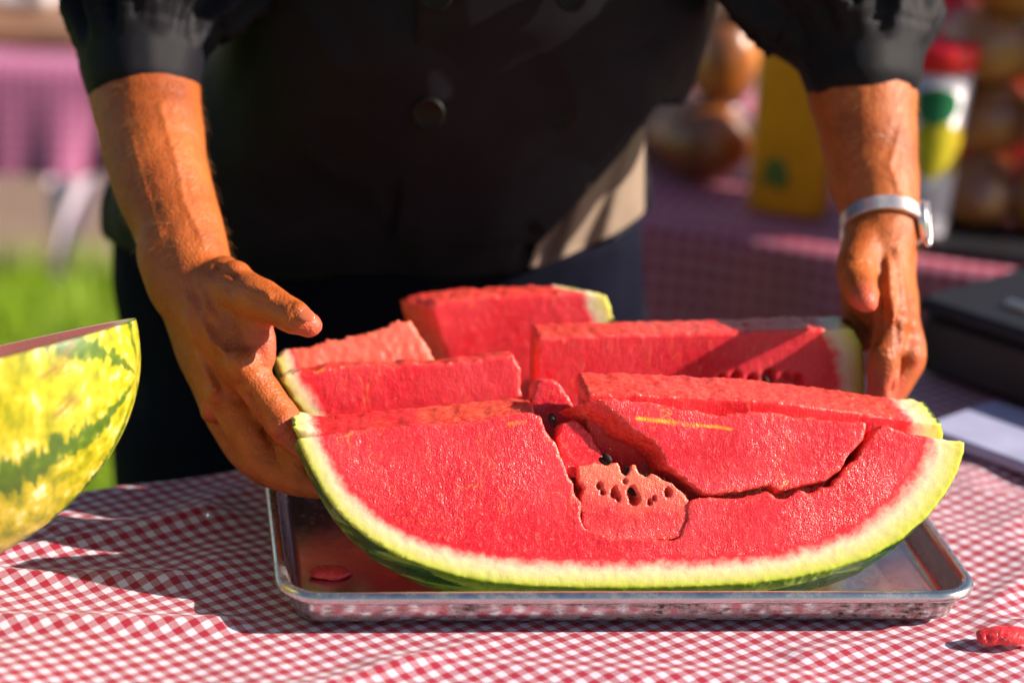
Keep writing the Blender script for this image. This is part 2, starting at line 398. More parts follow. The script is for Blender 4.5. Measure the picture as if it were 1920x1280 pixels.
# ================================================================== NEAR TABLE
E0 = Pz(160, 915, TZ); E1 = Pz(1720, 690, TZ); ED = nrm(np.array([E1[0] - E0[0], E1[1] - E0[1], 0])); EN = np.array([ED[1], -ED[0], 0])   # along the far edge / towards camera
def cloth(name, label, org, ed, en, s0, s1, t0, t1, z, drop, mat, wrot, step=.006, wrink=1.0, flat=None, hem=.25, seed=0, ridges=()):
    """a cloth over a table top: s along the edge, t from the far edge; hangs down by drop beyond the edges"""
    ext = drop
    S = np.arange(s0 - ext, s1 + ext + step, step); Tt = np.arange(t0 - ext, t1 + ext + step, step)
    SS, TT = np.meshgrid(S, Tt); s = SS.ravel(); t = TT.ravel()
    sc = np.clip(s, s0, s1); tc = np.clip(t, t0, t1); os_ = s - sc; ot = t - tc; over = np.hypot(os_, ot)
    P = org[None, :] + sc[:, None] * ed + tc[:, None] * en
    dirv = os_[:, None] * ed + ot[:, None] * en
    dn = dirv / np.maximum(over, 1e-9)[:, None]
    r = .012; ang = np.minimum(over / r, math.pi / 2); P = P + dn * (r * np.sin(ang))[:, None]
    zz = z - r * (1 - np.cos(ang)) - np.maximum(over - r * math.pi / 2, 0)
    # folds in the hanging part
    along = s * (np.abs(ot) >= np.abs(os_)) + t * (np.abs(ot) < np.abs(os_))
    hang = np.clip((over - .02) / .2, 0, 1)
    P = P + dn * (hang * (.022 + .018 * np.sin(along * 34 + seed) + .012 * np.sin(along * 61 + 1.3 + seed)))[:, None]
    q = np.c_[s, t, 0 * s + seed]
    wr = .0021 * fbm(q * np.array([.45, 1, 1]), 11, 3, 31 + seed) + .0012 * fbm(q, 28, 2, 5 + seed)
    rid = 1 - np.abs(fbm(q * np.array([.35, 1, 1]), 8, 2, 77 + seed)) * 5; wr = wr + .0055 * np.clip(rid, 0, 1) ** 2
    for (ra, rb, rw, rh) in ridges:
        d = seg_dist(P[:, :2] + .006 * np.c_[fbm(q, 16, 2, 51), fbm(q, 16, 2, 52)], np.array([ra[:2], rb[:2]])); wr = wr + rh * np.exp(-(d / rw) ** 2)
    wt = np.ones(len(s)) * wrink
    if flat is not None:
        for (ctr, hx, hy, ax, ay) in flat:
            lx = np.abs((P - ctr) @ ax) - hx; ly = np.abs((P - ctr) @ ay) - hy; dd = np.maximum(lx, ly); wt = wt * np.clip(dd / .05, 0, 1)
    zz = zz + np.where(over < .02, wr * wt, wr * .5)
    zz = np.maximum(zz, z - drop - .3)
    P[:, 2] = zz
    n = len(S); mm = len(Tt); idx = np.arange(n * mm).reshape(mm, n)
    F = np.stack([idx[:-1, :-1], idx[:-1, 1:], idx[1:, 1:], idx[1:, :-1]], -1).reshape(-1, 4)
    wx = org[0] + s * ed[0] + t * en[0]; wy = org[1] + s * ed[1] + t * en[1]; ca, sa = math.cos(wrot), math.sin(wrot)
    ww = .0015 * fbm(q, 14, 2, 3)
    W = np.c_[wx * ca + wy * sa + ww + 5, -wx * sa + wy * ca + ww + 5, 0 * s]
    return tag(obj(name, P, F, mat, attrs=dict(weave=W), loc=(float(org[0]), float(org[1]), z)), label, 'tablecloth')
trayc = TO + TX * .2285 + TY * .165
S0, S1, T0, T1 = -.62, .95, 0, .80
cloth('tablecloth', 'red and white gingham tablecloth under the tray of watermelon', np.array([E0[0], E0[1], TZ]), ED, EN, S0, S1, T0, T1, TZ - .004, .24, GING, math.radians(41), .0055, 1.0, [(trayc, .215, .155, TX, TY)], seed=2, ridges=[(Pz(-60, 1068, TZ), Pz(330, 1080, TZ), .010, .006), (Pz(-60, 1150, TZ), Pz(430, 1158, TZ), .011, .006), (Pz(120, 985, TZ), Pz(430, 965, TZ), .012, .005), (Pz(700, 1235, TZ), Pz(1500, 1260, TZ), .012, .0025), (Pz(1500, 1215, TZ), Pz(1940, 1172, TZ), .010, .004)])
wood = simple('table board', (.42, .38, .33), .6, .2, 12)
steel = M('brushed steel'); steel.p(Base_Color=c(.55, .55, .57), Metallic=1.0, Roughness=.35); STEEL = steel.m
def table(label, org, ed, en, s0, s1, t0, t1, z):
    R = np.c_[ed, -en, ZZ]; ctr = org + ed * (s0 + s1) / 2 + en * (t0 + t1) / 2
    th = thing('folding_table', label, 'table', (ctr[0], ctr[1], 0))
    g = Geo(); g.box((ctr[0], ctr[1], z - .022), (s1 - s0) / 2 - .004, (t1 - t0) / 2 - .004, .016, R, .004); gobj('tabletop', g, wood, th, smooth=False)
    for a in (s0 + .08, s1 - .08):
        for b in (t0 + .07, t1 - .07):
            q = org + ed * a + en * b; g = Geo(); g.tube([(q[0], q[1], .0), (q[0], q[1], z - .04)], [.014, .014], 12, 3, cap=False); gobj('leg', g, STEEL, th)
    return th
table('near table standing under the gingham cloth and tray', np.array([E0[0], E0[1], 0]), ED, EN, S0, S1, T0, T1, TZ - .008)

# ================================================================== SHEET PAN
al = M('aluminium'); co = al.coord(); sc_ = al.noise(al.mapping(co, (40, 40, 160)), 1, 4, .6); gr = al.noise(al.mapping(co, (14, 14, 60)), 1, 7, .75); gr2 = al.noise(co, 140, 4, .7)
grime = al.math('MULTIPLY', al.ramp(gr, [(.44, c(0, 0, 0)), (.56, c(1, 1, 1))]), al.attr('outer')); 
grime = al.math('MULTIPLY', grime, al.ramp(gr2, [(.35, c(.2, .2, .2)), (.6, c(1, 1, 1))]))
al.p(Base_Color=al.mix(grime, al.ramp(sc_, [(.3, c(.56, .555, .56)), (.7, c(.70, .69, .70))]), c(.045, .022, .012)), Metallic=al.math('SUBTRACT', 1.0, al.math('MULTIPLY', grime, .7)), Roughness=al.math('ADD', al.math('ADD', .14, al.math('MULTIPLY', gr2, .16)), al.math('MULTIPLY', grime, .3)), Normal=al.bump(al.noise(co, 60, 3), .12, .002))
TL, TW = .457, .33
def rrect(inset, z, rad=.030, n=10):
    out = []; r = max(rad - inset, .004)
    for cx, cy, a0 in ((TL - inset - r, TW - inset - r, 0), (inset + r, TW - inset - r, 90), (inset + r, inset + r, 180), (TL - inset - r, inset + r, 270)):
        for k in range(n + 1):
            a = math.radians(a0 + 90 * k / n); out.append(TO + TX * (cx + r * math.cos(a)) + TY * (cy + r * math.sin(a)) + ZZ * z)
    return out
pan = thing('sheet_pan', 'shallow aluminium sheet pan holding the watermelon pieces', 'tray', TO + TX * TL / 2 + TY * TW / 2)
prof_out = [(.06, .0006), (.020, .0006), (.0145, .0015), (.0125, .004), (.0095, .011), (.0068, .0185), (.0060, .0196)]
prof_in = [(.0075, .0235), (.0092, .0200), (.0128, .0085), (.0155, .0052), (.0205, .0040), (.06, .0040)]
prof_rim = [(.0052, .0188), (.0022, .0186), (.0002, .0200), (-.0006, .0222), (.0001, .0246), (.0022, .0262), (.0046, .0264), (.0066, .0255), (.0078, .0236)]
def rings_obj(name, prof, parent, outer, capit=None):
    g = Geo(); R = [rrect(a, b) for a, b in prof]; n = len(R[0]); g.ring_loft(R, True, False)
    if capit is not None:
        L = 0 if capit == 0 else (len(R) - 1) * n; b = len(g.v); ctr = np.mean(R[capit], axis=0); g.v.append(tuple(ctr))
        for j in range(n): g.f.append((L + j, L + (j + 1) % n, b))
    o = gobj(name, g, al.m, parent)
    at = o.data.attributes.new('outer', 'FLOAT', 'POINT'); at.data.foreach_set('value', [outer] * len(o.data.vertices)); return o
rings_obj('pan_body', prof_out[::-1] and (prof_out[::1]), pan, 1.0, 0)
rings_obj('pan_inside', prof_in, pan, .12, -1)
rings_obj('rim', prof_rim, pan, .25)

# ================================================================== WATERMELON PIECES ON THE PAN
RIND_A = [(555, 822), (568, 850), (585, 885), (605, 920), (630, 955), (660, 985), (700, 1015), (745, 1040), (800, 1063), (860, 1080), (930, 1092), (1000, 1098), (1100, 1101), (1200, 1101), (1300, 1099), (1400, 1094), (1480, 1084), (1560, 1067), (1630, 1044), (1690, 1010), (1740, 968), (1775, 925), (1797, 885), (1808, 850), (1811, 828)]
A_POLY = RIND_A + [(1760, 822), (1700, 810), (1652, 797), (1633, 818), (1610, 850), (1578, 888), (1556, 908), (1540, 914), (1515, 926), (1498, 918), (1478, 931), (1455, 934), (1440, 918), (1425, 921), (1400, 929), (1380, 934), (1330, 930), (1303, 934), (1290, 948), (1286, 975), (1277, 1000), (1264, 1010), (1215, 1008), (1153, 1007), (1115, 995), (1093, 985), (1089, 966), (1088, 941), (1069, 892), (1055, 864), (1040, 832), (1028, 810), (1019, 781), (1005, 775), (990, 771), (953, 774), (900, 786), (844, 792), (785, 792), (699, 801), (606, 815)]
slab('watermelon_slice', 'large cracked watermelon slice standing at the front of the tray', A_POLY, .018, math.radians(29), .030, RIND_A, .0014, .0140,
     lambda a: 1 + .75 * np.clip((a - .10) / .13, 0, 1) - .12 * np.clip((-.12 - a) / .1, 0, 1), lambda a, b: (0 * a, -.013 * np.clip(1 - b / .07, 0, 1)), rag=.0022,
     streaks=[(955, 793, 985, 791, .0012)])
slab('watermelon_wedge', 'broken wedge of red watermelon tilted in the gap of the front slice', [(1123, 745), (1205, 750), (1271, 764), (1355, 778), (1416, 771), (1486, 778), (1543, 787), (1608, 790), (1627, 792), (1618, 822), (1575, 878), (1545, 904), (1496, 911), (1458, 923), (1442, 910), (1400, 916), (1360, 924), (1318, 929), (1290, 905), (1271, 893), (1250, 874), (1242, 848), (1220, 826), (1196, 809), (1150, 772)],
       .0165, math.radians(29), .030, None, .0014, back=lambda a, b: (-.028 * np.clip((.03 - a) / .06, 0, 1), -.006 * np.clip((.03 - a) / .06, 0, 1)), rag=.0016, streaks=[(1195, 783, 1310, 797, .0014), (1310, 797, 1372, 803, .0010)], cat='watermelon piece')
slab('watermelon_heart', 'pale watermelon heart chunk full of seed holes set in the middle of the front slice', [(1084, 874), (1112, 869), (1140, 873), (1150, 866), (1160, 870), (1164, 888), (1176, 893), (1184, 872), (1192, 872), (1198, 888), (1211, 895), (1222, 888), (1240, 895), (1264, 908), (1284, 925), (1293, 945), (1296, 975), (1283, 1010), (1215, 1014), (1153, 1012), (1108, 1000), (1092, 984), (1089, 955), (1090, 930), (1096, 915), (1086, 905)],
     .0195, math.radians(29), .022, None, .0010, rough=.0013, rag=.0016, pale=1,
     holes=[(1124, 911, .0020, .006), (1130, 921, .0015, .006), (1152, 922, .0028, .008), (1160, 934, .0016, .006), (1183, 922, .0034, .006), (1190, 934, .0034, .009), (1218, 940, .0017, .006), (1226, 934, .0014, .005), (1252, 922, .0024, .007), (1172, 902, .0016, .004)],
     seeds=[(1184, 920, .9, -.0040), (1175, 884, .2, -.003), (1213, 893, 1.2, -.004), (1133, 864, 1.1, -.002), (1139, 858, .7, -.001)], cat='watermelon piece')
slab('watermelon_chunk', 'dark red pointed watermelon chunk leaning behind the seedy heart', [(1044, 822), (1052, 790), (1080, 786), (1098, 805), (1122, 836), (1142, 862), (1150, 890), (1110, 900), (1068, 895), (1050, 855)], .034, math.radians(27), .022, None, .0014, rough=.0022, rag=.002, seeds=[(1036, 790, .3, -.004)], cat='watermelon piece')
slab('watermelon_chunk', 'small rounded watermelon chunk between the slices at the tray centre', [(1000, 735), (1003, 722), (1015, 710), (1034, 708), (1052, 720), (1066, 742), (1082, 775), (1090, 806), (1066, 840), (1020, 830), (1000, 790)], .098, math.radians(24), .024, None, .0016, rough=.002, rag=.001, seeds=[(1036, 786, .2, .001)], cat='watermelon piece')
RB = [(545, 797), (560, 825), (585, 865), (620, 905), (670, 945)]
slab('watermelon_slice', 'thin watermelon slice tucked right behind the left half of the front slice', RB + [(900, 960), (1100, 930), (1080, 870), (1040, 850), (1018, 820), (1004, 775), (996, 772), (900, 785), (800, 795), (700, 803), (605, 812)], .105, math.radians(3), .038, RB, .0015, .012, rough=.0014, rag=.001, tear_from=(790, 800))
RBR = [(1766, 793), (1770, 815), (1764, 850), (1740, 900)]
slab('watermelon_slice', 'long watermelon piece with green rind tip behind the right of the broken wedge', RBR + [(1500, 960), (1200, 950), (1108, 860), (1100, 800), (1098, 745), (1106, 738), (1200, 740), (1300, 744), (1400, 748), (1500, 758), (1640, 778)], .085, math.radians(0), .042, RBR, .0016, .021, rough=.0014, rag=.0008)
RC = [(524, 708), (540, 737), (562, 770), (590, 810), (620, 850)]
slab('watermelon_slice', 'lit watermelon slice with ragged right end in the middle of the left row', RC + [(900, 900), (1000, 860), (985, 800), (978, 740), (974, 690), (962, 662), (945, 662), (900, 673), (815, 680), (700, 684), (600, 691), (560, 698)], .155, math.radians(14), .028, RC, .0017, .012, rough=.0016, rag=.0022, streaks=[(590, 697, 602, 692, .002)])
RD = [(515, 672), (524, 700), (545, 730), (580, 775)]
slab('watermelon_slice', 'pale frosty watermelon slab lying tilted beside the thumb', RD + [(850, 780), (830, 700), (812, 672), (790, 640), (770, 605), (752, 603), (715, 618), (680, 628), (640, 634), (600, 645), (560, 652), (530, 660)], .195, math.radians(32), .022, RD, .0017, .011, rough=.0030, rag=.003, pale=1)
RE = [(1138, 552), (1149, 578), (1157, 615), (1160, 660), (1150, 740)]
slab('watermelon_slice', 'rearmost watermelon wedge with a sunlit stripe near the jacket', RE + [(1000, 780), (880, 760), (850, 690), (828, 640), (806, 575), (840, 566), (900, 556), (1000, 550), (1100, 548)], .270, math.radians(10), .035, RE, .0018, .016, rough=.0018, rag=.0015, back=lambda a, b: (-.020 * np.clip((.06 - a) / .05, 0, 1), 0 * b))
RF = [(1600, 616), (1617, 645), (1622, 700), (1622, 760), (1610, 820)]
slab('watermelon_slice', 'long watermelon piece held at its rind end by the right hand', RF + [(1500, 880), (1200, 880), (1012, 830), (1006, 760), (1005, 690), (1010, 632), (1100, 628), (1300, 624), (1500, 618)], .190, math.radians(4), .036, RF, .0017, .018, rough=.0013, rag=.0008,
     holes=[(1350, 714, .004, .006), (1378, 710, .004, .006), (1408, 714, .004, .007), (1440, 708, .005, .008), (1472, 712, .005, .007), (1492, 716, .005, .007)], seeds=[(1437, 716, .5, -.001)])
# scraps
def scrap(label, u, v, z, rx, ry, rz, seed, rot=0):
    p = Pz(u, v, z); g = Geo(); R = np.array(Matrix.Rotation(rot, 3, 'Z')); g.ellipsoid(p + ZZ * rz * .7, rx, ry, rz, R, 24, 14); g.ellipsoid(p + R @ np.array([rx * .6, ry * .3, rz * .4]), rx * .55, ry * .6, rz * .6, R)
    g.ellipsoid(p + R @ np.array([-rx * .5, -ry * .2, rz * .5]), rx * .5, ry * .7, rz * .7, R)
    V, F = remesh(g, min(rz * .18, .0009), 1); N = vnormals(V, F); V = V + N * (rz * .35 * fbm(V, 120, 4, seed))[:, None]; V[:, 2] = np.maximum(V[:, 2], z)
    o1 = np.ones(len(V)); return tag(obj('watermelon_scrap', V, F, MEL, attrs=dict(rd=3 * o1, torn=.15 * o1, skin=0 * o1, streak=0 * o1), loc=p), label, 'watermelon scrap', 'loose watermelon scraps')
scrap('flat red watermelon scrap lying in the front left corner of the tray', 620, 1079, TZ + .0042, .0135, .009, .0036, 3, .1)
scrap('red watermelon scrap on the tablecloth right of the tray', 1885, 1203, TZ + .001, .020, .009, .0062, 9, .1)

# ================================================================== HALF WATERMELON, LEFT
am = nrm(R2 * math.cos(math.radians(13)) + U2 * math.sin(math.radians(13)) - FW * .10)
nm = U2 - FW * .098; nm = nrm(nm - am * (nm @ am)); bm3 = np.cross(nm, am)     # cut normal, sideways
best = None
for yy in np.arange(-.15, .3, .005):
    tip = Py(247, 603, yy); s_ = depth(tip) / FPX; a_, r_ = 520 * s_, 392 * s_
    ctr = tip - am * a_
    # lowest point of the half ellipsoid
    low = ctr[2] - math.sqrt((am[2] * a_) ** 2 + (nm[2] * r_) ** 2 + (bm3[2] * r_) ** 2)
    if best is None or abs(low - TZ - .002) < best[0]: best = (abs(low - TZ - .002), yy, tip, a_, r_, ctr)
_, yy, tip, a_, r_, ctr = best
NU, NV = 150, 90
v = []; at = []; skinrows = []
for i in range(NV + 1):
    th = math.pi * i / NV                       # from the right tip to the left tip
    for j in range(NU + 1):
        ph = math.pi * j / NU                   # 0 = rim facing the camera, pi = far rim, through the bottom
        wob = 1 + .006 * math.sin(9 * ph + 2 * th)
        p = ctr + am * a_ * math.cos(th) + r_ * math.sin(th) * wob * (-bm3 * (-1) * 0 + (math.cos(ph)) * (-bm3 if bm3 @ FW > 0 else bm3) - math.sin(ph) * nm)
        v.append(p); sg = -1 if False else 1
        qx, qy, qz = math.cos(th), math.sin(th) * math.cos(ph), -math.sin(th) * math.sin(ph); cp, sp = math.cos(.26), -math.sin(.26)
        dx_ = qx * cp + qz * sp; dz_ = -qx * sp + qz * cp; at.append((a_ * math.acos(max(-1, min(1, dx_))), r_ * math.atan2(-dz_, qy), 0))
f = [(i * (NU + 1) + j, i * (NU + 1) + j + 1, (i + 1) * (NU + 1) + j + 1, (i + 1) * (NU + 1) + j) for i in range(NV) for j in range(NU)]
rm = M('striped rind'); mv = rm.attr('mel', 'Vector'); sx = rm.n('SeparateXYZ'); rm.set(sx.inputs[0], mv)
teeth = rm.noise(rm.mapping(mv, (150, 26, 1)), 1, 4, .6); big = rm.noise(rm.mapping(mv, (22, 14, 1)), 1, 3)
ph = rm.math('DIVIDE', sx.outputs[1], r_ * math.radians(55))
fr = rm.math('ABSOLUTE', rm.math('SUBTRACT', rm.math('FRACT', rm.math('ADD', ph, .93)), .5))     # 0 on a stripe
val = rm.math('ADD', fr, rm.math('ADD', rm.math('MULTIPLY', rm.math('SUBTRACT', teeth, .5), .62), rm.math('MULTIPLY', rm.math('SUBTRACT', big, .5), .35)))
strp = rm.ramp(val, [(.11, c(1, 1, 1)), (.15, c(0, 0, 0))])
mott = rm.noise(rm.mapping(mv, (70, 30, 1)), 1, 5, .65)
lite = rm.ramp(mott, [(.28, c(.12, .16, .006)), (.42, c(.28, .28, .008)), (.50, c(.44, .38, .010)), (.58, c(.58, .48, .05)), (.66, c(.80, .72, .36)), (.76, c(.86, .82, .60))]); dark = rm.ramp(mott, [(.3, c(.035, .085, .008)), (.58, c(.08, .15, .012)), (.70, c(.34, .36, .03))])  # palest stops of lite paint near-white sun glare into the mottling
flk = rm.ramp(rm.noise(rm.mapping(mv, (180, 60, 1)), 1, 3, .6), [(.69, c(0, 0, 0)), (.73, c(1, 1, 1))])
colr = rm.mix(strp, lite, dark); colr = rm.mix(rm.math('MULTIPLY', flk, .6), colr, c(.12, .17, .015))
scar = rm.attr('scar'); colr = rm.mix(scar, colr, c(.22, .11, .03))
rm.p(Base_Color=colr, Roughness=.32, Specular_IOR_Level=.5, Normal=rm.bump(rm.noise(rm.mapping(mv, (300, 120, 1)), 1, 4), .12, .002))
hm = thing('half_watermelon', 'half watermelon with yellow and green striped rind at the left edge of the table', 'watermelon', (ctr[0], ctr[1], TZ))
V = np.array(v); scarv = np.zeros(len(V))
PX = np.array([960 + FPX * ((V - CAM) @ R2) / ((V - CAM) @ FW), 640 - FPX * ((V - CAM) @ U2) / ((V - CAM) @ FW)]).T
near = ((V - ctr) @ FW) < 0.05
for k, (pts, wd) in enumerate([([(70, 712), (95, 695), (118, 668), (135, 648)], 3), ([(95, 695), (115, 690), (130, 672)], 3), ([(60, 690), (90, 700), (120, 700), (140, 690)], 2), ([(104, 778), (118, 768), (132, 752)], 4), ([(108, 762), (122, 745), (138, 742), (143, 760), (128, 776), (105, 782)], 2)]):
    scarv = np.maximum(scarv, np.clip(1.6 - seg_dist(PX, np.array(pts, float)) / (wd * .9), 0, 1) * .8 * near)
obj('rind', V, f, rm.m, hm, attrs=dict(mel=np.array(at), scar=scarv))
# cut face
v = [ctr]; rdv = [3.0]; f = []
RR = np.concatenate([np.linspace(.1, .80, 8), np.linspace(.83, 1.0, 12)]); NA = 160
cam_side = (-bm3 if bm3 @ FW > 0 else bm3)
for r in RR:
    for k in range(NA):
        a = 2 * math.pi * k / NA; p = ctr + am * a_ * r * math.cos(a) + cam_side * r_ * r * math.sin(a); p = p - nm * .004 * (1 - r) + nm * .0006
        v.append(p); rdv.append((1 - r) * r_ / .008)
for k in range(NA): f.append((0, 1 + k, 1 + (k + 1) % NA))
for i in range(len(RR) - 1):
    for k in range(NA): f.append((1 + i * NA + k, 1 + (i + 1) * NA + k, 1 + (i + 1) * NA + (k + 1) % NA, 1 + i * NA + (k + 1) % NA))
z_ = np.zeros(len(v)); obj('flesh', np.array(v), f, MEL, hm, attrs=dict(rd=np.array(rdv), torn=z_, skin=z_, streak=z_))

# ================================================================== PERSON
skm = M('tanned skin'); co = skm.coord(); s1 = skm.noise(co, 22, 5, .6); s2 = skm.noise(co, 160, 4, .6); s3 = skm.noise(co, 900, 2)
sc1 = skm.ramp(s1, [(.28, c(.22, .046, .006)), (.5, c(.38, .092, .013)), (.72, c(.48, .130, .024))]); sc1 = skm.mix(skm.math('MULTIPLY', s2, .38), sc1, c(.33, .045, .012))
sc1 = skm.mix(skm.attr('pink'), sc1, c(.66, .10, .075))
vor = skm.n('TexVoronoi', Scale=520); skm.set(vor.inputs['Vector'], co)
hgt = skm.math('ADD', skm.math('MULTIPLY', vor.outputs['Distance'], .5), skm.math('ADD', s2, skm.math('MULTIPLY', s3, .3)))
skm.p(Base_Color=sc1, Roughness=skm.math('ADD', .40, skm.math('MULTIPLY', s2, .22)), Specular_IOR_Level=.42, Normal=skm.bump(hgt, .45, .0018), Subsurface_Weight=.15, Subsurface_Radius=(1, .35, .15), Subsurface_Scale=.006)
SKIN = skm.m
fab = M('black cotton twill'); co = fab.coord(); fn_ = fab.noise(co, 14, 4); tw = fab.n('TexWave', Scale=420, Distortion=1.0); fab.set(tw.inputs['Vector'], fab.mapping(co, (1, 1, 1), (0, .6, .3)))
fab.p(Base_Color=fab.ramp(fn_, [(.3, c(.0026, .0026, .0062)), (.7, c(.0058, .0056, .0115))]), Roughness=.6, Specular_IOR_Level=.17, Sheen_Weight=.02, Sheen_Roughness=.4, Normal=fab.bump(fab.math('ADD', tw.outputs['Fac'], fab.noise(co, 60, 4)), .22, .0012)); FAB = fab.m
trm = M('navy trousers'); co = trm.coord(); trm.p(Base_Color=trm.ramp(trm.noise(co, 20, 4), [(.3, c(.0022, .0028, .009)), (.7, c(.0042, .0050, .015))]), Roughness=.85, Specular_IOR_Level=.08, Sheen_Weight=.0, Normal=trm.bump(trm.noise(co, 50, 4), .3, .002)); TRS = trm.m

def J(u, v, y, rpx): p = Py(u, v, y); return p, px(rpx, p)
def chain(g, js, **k):
    q = [J(*j) for j in js]; g.tube([a for a, _ in q], [b for _, b in q], **k)
# ---- torso sections (photograph left / right contour, depth of the middle, half depth)
TORSO = [(-560, 740, 1090, .47, .060), (-500, 600, 1240, .475, .085), (-400, 520, 1310, .485, .105), (-250, 480, 1330, .50, .120), (-100, 450, 1338, .515, .132), (50, 420, 1318, .53, .14), (130, 370, 1288, .545, .145), (235, 270, 1218, .56, .148), (350, 215, 1212, .575, .145), (460, 212, 1212, .59, .140)]
def sect(v, uL, uR, Y, hd, grow=0, n=48):
    pl, pr = Py(uL, v, Y), Py(uR, v, Y); ctr = (pl + pr) / 2; ax = (pr - pl) / 2; ax = ax * (1 + grow / np.linalg.norm(ax)); dv = np.array([0, hd + grow, hd * .25])
    out = []
    for j in range(n):
        a = 2 * math.pi * j / n; ca, sa = math.cos(a), math.sin(a); k = .82
        out.append(ctr + ax * math.copysign(abs(ca) ** k, ca) + np.array([0, dv[1], 0]) * math.copysign(abs(sa) ** k, sa))
    return out
def tor(v):   # interpolated torso row
    T = np.array(TORSO, float); return [v] + [float(np.interp(v, T[:, 0], T[:, k])) for k in (1, 2, 3, 4)]
person = thing('person', 'person in a black chef jacket with rolled sleeves gripping the watermelon pieces', 'person', (-.06, .62, 0))
SHL, SHR = Py(480, -420, .50), Py(1345, -420, .49)
ELL, ELR = Py(262, 40, .40), Py(1600, 60, .44)
body = Geo()
body.ring_loft([sect(*tor(v), grow=-.03) for v in (-500, -400, -250, -100, 50, 130, 235, 350, 460)])
hipL, hipR = Py(520, 600, .62), Py(930, 600, .61)
for hp, fx in ((hipL, -.20), (hipR, .08)):
    body.tube([hp + ZZ * .08, hp - ZZ * .05, np.array([fx, .66, .45]), np.array([fx, .68, .09])], [.10, .098, .065, .042], 16, 5)
    body.tube([np.array([fx, .70, .05]), np.array([fx, .56, .04]), np.array([fx, .48, .035])], [.04, .042, .03], 14, 4)
NK = Py(918, -560, .47); HD = Py(918, -720, .415)
body.tube([NK - ZZ * .05, NK, HD + np.array([0, .03, -.03])], [.062, .056, .055], 16, 4)
body.ellipsoid(HD, .075, .095, .112); body.ellipsoid(HD + np.array([0, -.045, -.062]), .052, .05, .052)
body.tube([HD + np.array([0, -.094, .016]), HD + np.array([0, -.115, -.026])], [.008, .014], 10, 3)
for sx_ in (-1, 1): body.ellipsoid(HD + np.array([.077 * sx_, .005, -.01]), .009, .02, .032)
body.tube([HD + np.array([-.022, -.093, -.056]), HD + np.array([0, -.099, -.055]), HD + np.array([.022, -.093, -.056])], [.005, .007, .005], 10, 3)
# ---- arms: elbow to wrist, tapered
chain(body, [(480, -420, .50, 105), (360, -200, .45, 100), (262, 40, .40, 100), (268, 150, .37, 106), (282, 240, .335, 100), (300, 330, .30, 93), (335, 430, .265, 84), (362, 510, .235, 76)], n=24)
chain(body, [(1345, -420, .49, 105), (1470, -200, .46, 100), (1600, 60, .44, 98), (1617, 170, .41, 103), (1628, 250, .39, 92), (1640, 335, .365, 84), (1652, 420, .335, 70), (1652, 470, .315, 64)], n=24)
# ---- left-of-picture hand
Wl = (366, 520, .232)
palm = Geo(); hand = palm
chain(hand, [(358, 505, .236, 74), (400, 590, .200, 62), (448, 672, .165, 42), (458, 692, .158, 37)])                 # index metacarpal
chain(hand, [(355, 515, .240, 70), (385, 620, .215, 55), (418, 728, .180, 40), (424, 748, .175, 36)])                 # middle metacarpal
chain(hand, [(350, 520, .250, 66), (368, 640, .235, 46), (402, 752, .205, 33)])                 # ring metacarpal
chain(hand, [(340, 520, .262, 60), (366, 640, .255, 42), (400, 740, .238, 30)])                 # little metacarpal
chain(hand, [(400, 560, .215, 62), (440, 640, .190, 60)])                                       # palm filler
chain(hand, [(455, 690, .160, 33), (428, 735, .178, 33), (408, 755, .205, 30), (402, 748, .238, 26)])
chain(hand, [(432, 640, .180, 46), (402, 665, .198, 46), (385, 685, .222, 40), (382, 690, .248, 34)])
chain(hand, [(408, 585, .205, 58), (378, 605, .225, 56), (362, 620, .25, 44)])
chain(hand, [(445, 555, .188, 42), (455, 610, .176, 42), (462, 665, .164, 36)])
chain(hand, [(330, 470, .250, 78), (352, 530, .235, 78), (380, 580, .215, 66)])
hand = Geo()
chain(hand, [(392, 540, .215, 58), (440, 548, .190, 48), (482, 560, .168, 45), (530, 582, .150, 38), (552, 595, .145, 37), (576, 607, .140, 30)], flat=[1, 1, .95, .9, .92, .85])   # thumb
chain(hand, [(474, 590, .172, 32), (488, 628, .163, 28), (490, 672, .160, 28)], sub=5)                 # web of the thumb
chain(hand, [(455, 688, .160, 38), (500, 748, .148, 37), (534, 797, .140, 38), (562, 845, .134, 33), (587, 888, .128, 25)])   # index
chain(hand, [(422, 742, .176, 37), (458, 804, .155, 36), (490, 857, .144, 37), (521, 886, .137, 33), (560, 903, .128, 29), (596, 916, .120, 21)])  # middle
chain(hand, [(402, 752, .205, 32), (440, 830, .185, 28), (490, 880, .165, 28), (540, 895, .150, 26), (575, 900, .14, 20)])
chain(hand, [(400, 742, .238, 28), (440, 815, .215, 25), (490, 860, .190, 25), (530, 875, .175, 22), (560, 880, .165, 18)])
# knuckles, tendons, wrist bone
for u, v_, y, r in ((455, 684, .150, 33), (414, 738, .166, 30), (399, 769, .182, 25), (530, 795, .133, 31), (480, 868, .142, 29), (553, 595, .138, 33), (440, 520, .19, 34), (420, 512, .205, 34)):
    p, rr = J(u, v_, y, r); hand.ellipsoid(p, rr, rr, rr)
for a in ([(352, 560, .192, 9), (395, 630, .168, 8), (440, 680, .142, 8)], [(336, 580, .205, 9), (365, 650, .185, 8), (402, 730, .155, 8)], [(325, 590, .222, 8), (345, 660, .205, 8), (382, 745, .18, 8)], [(405, 532, .186, 13), (450, 536, .168, 12), (505, 556, .146, 10)]):
    chain(hand, a, n=10)
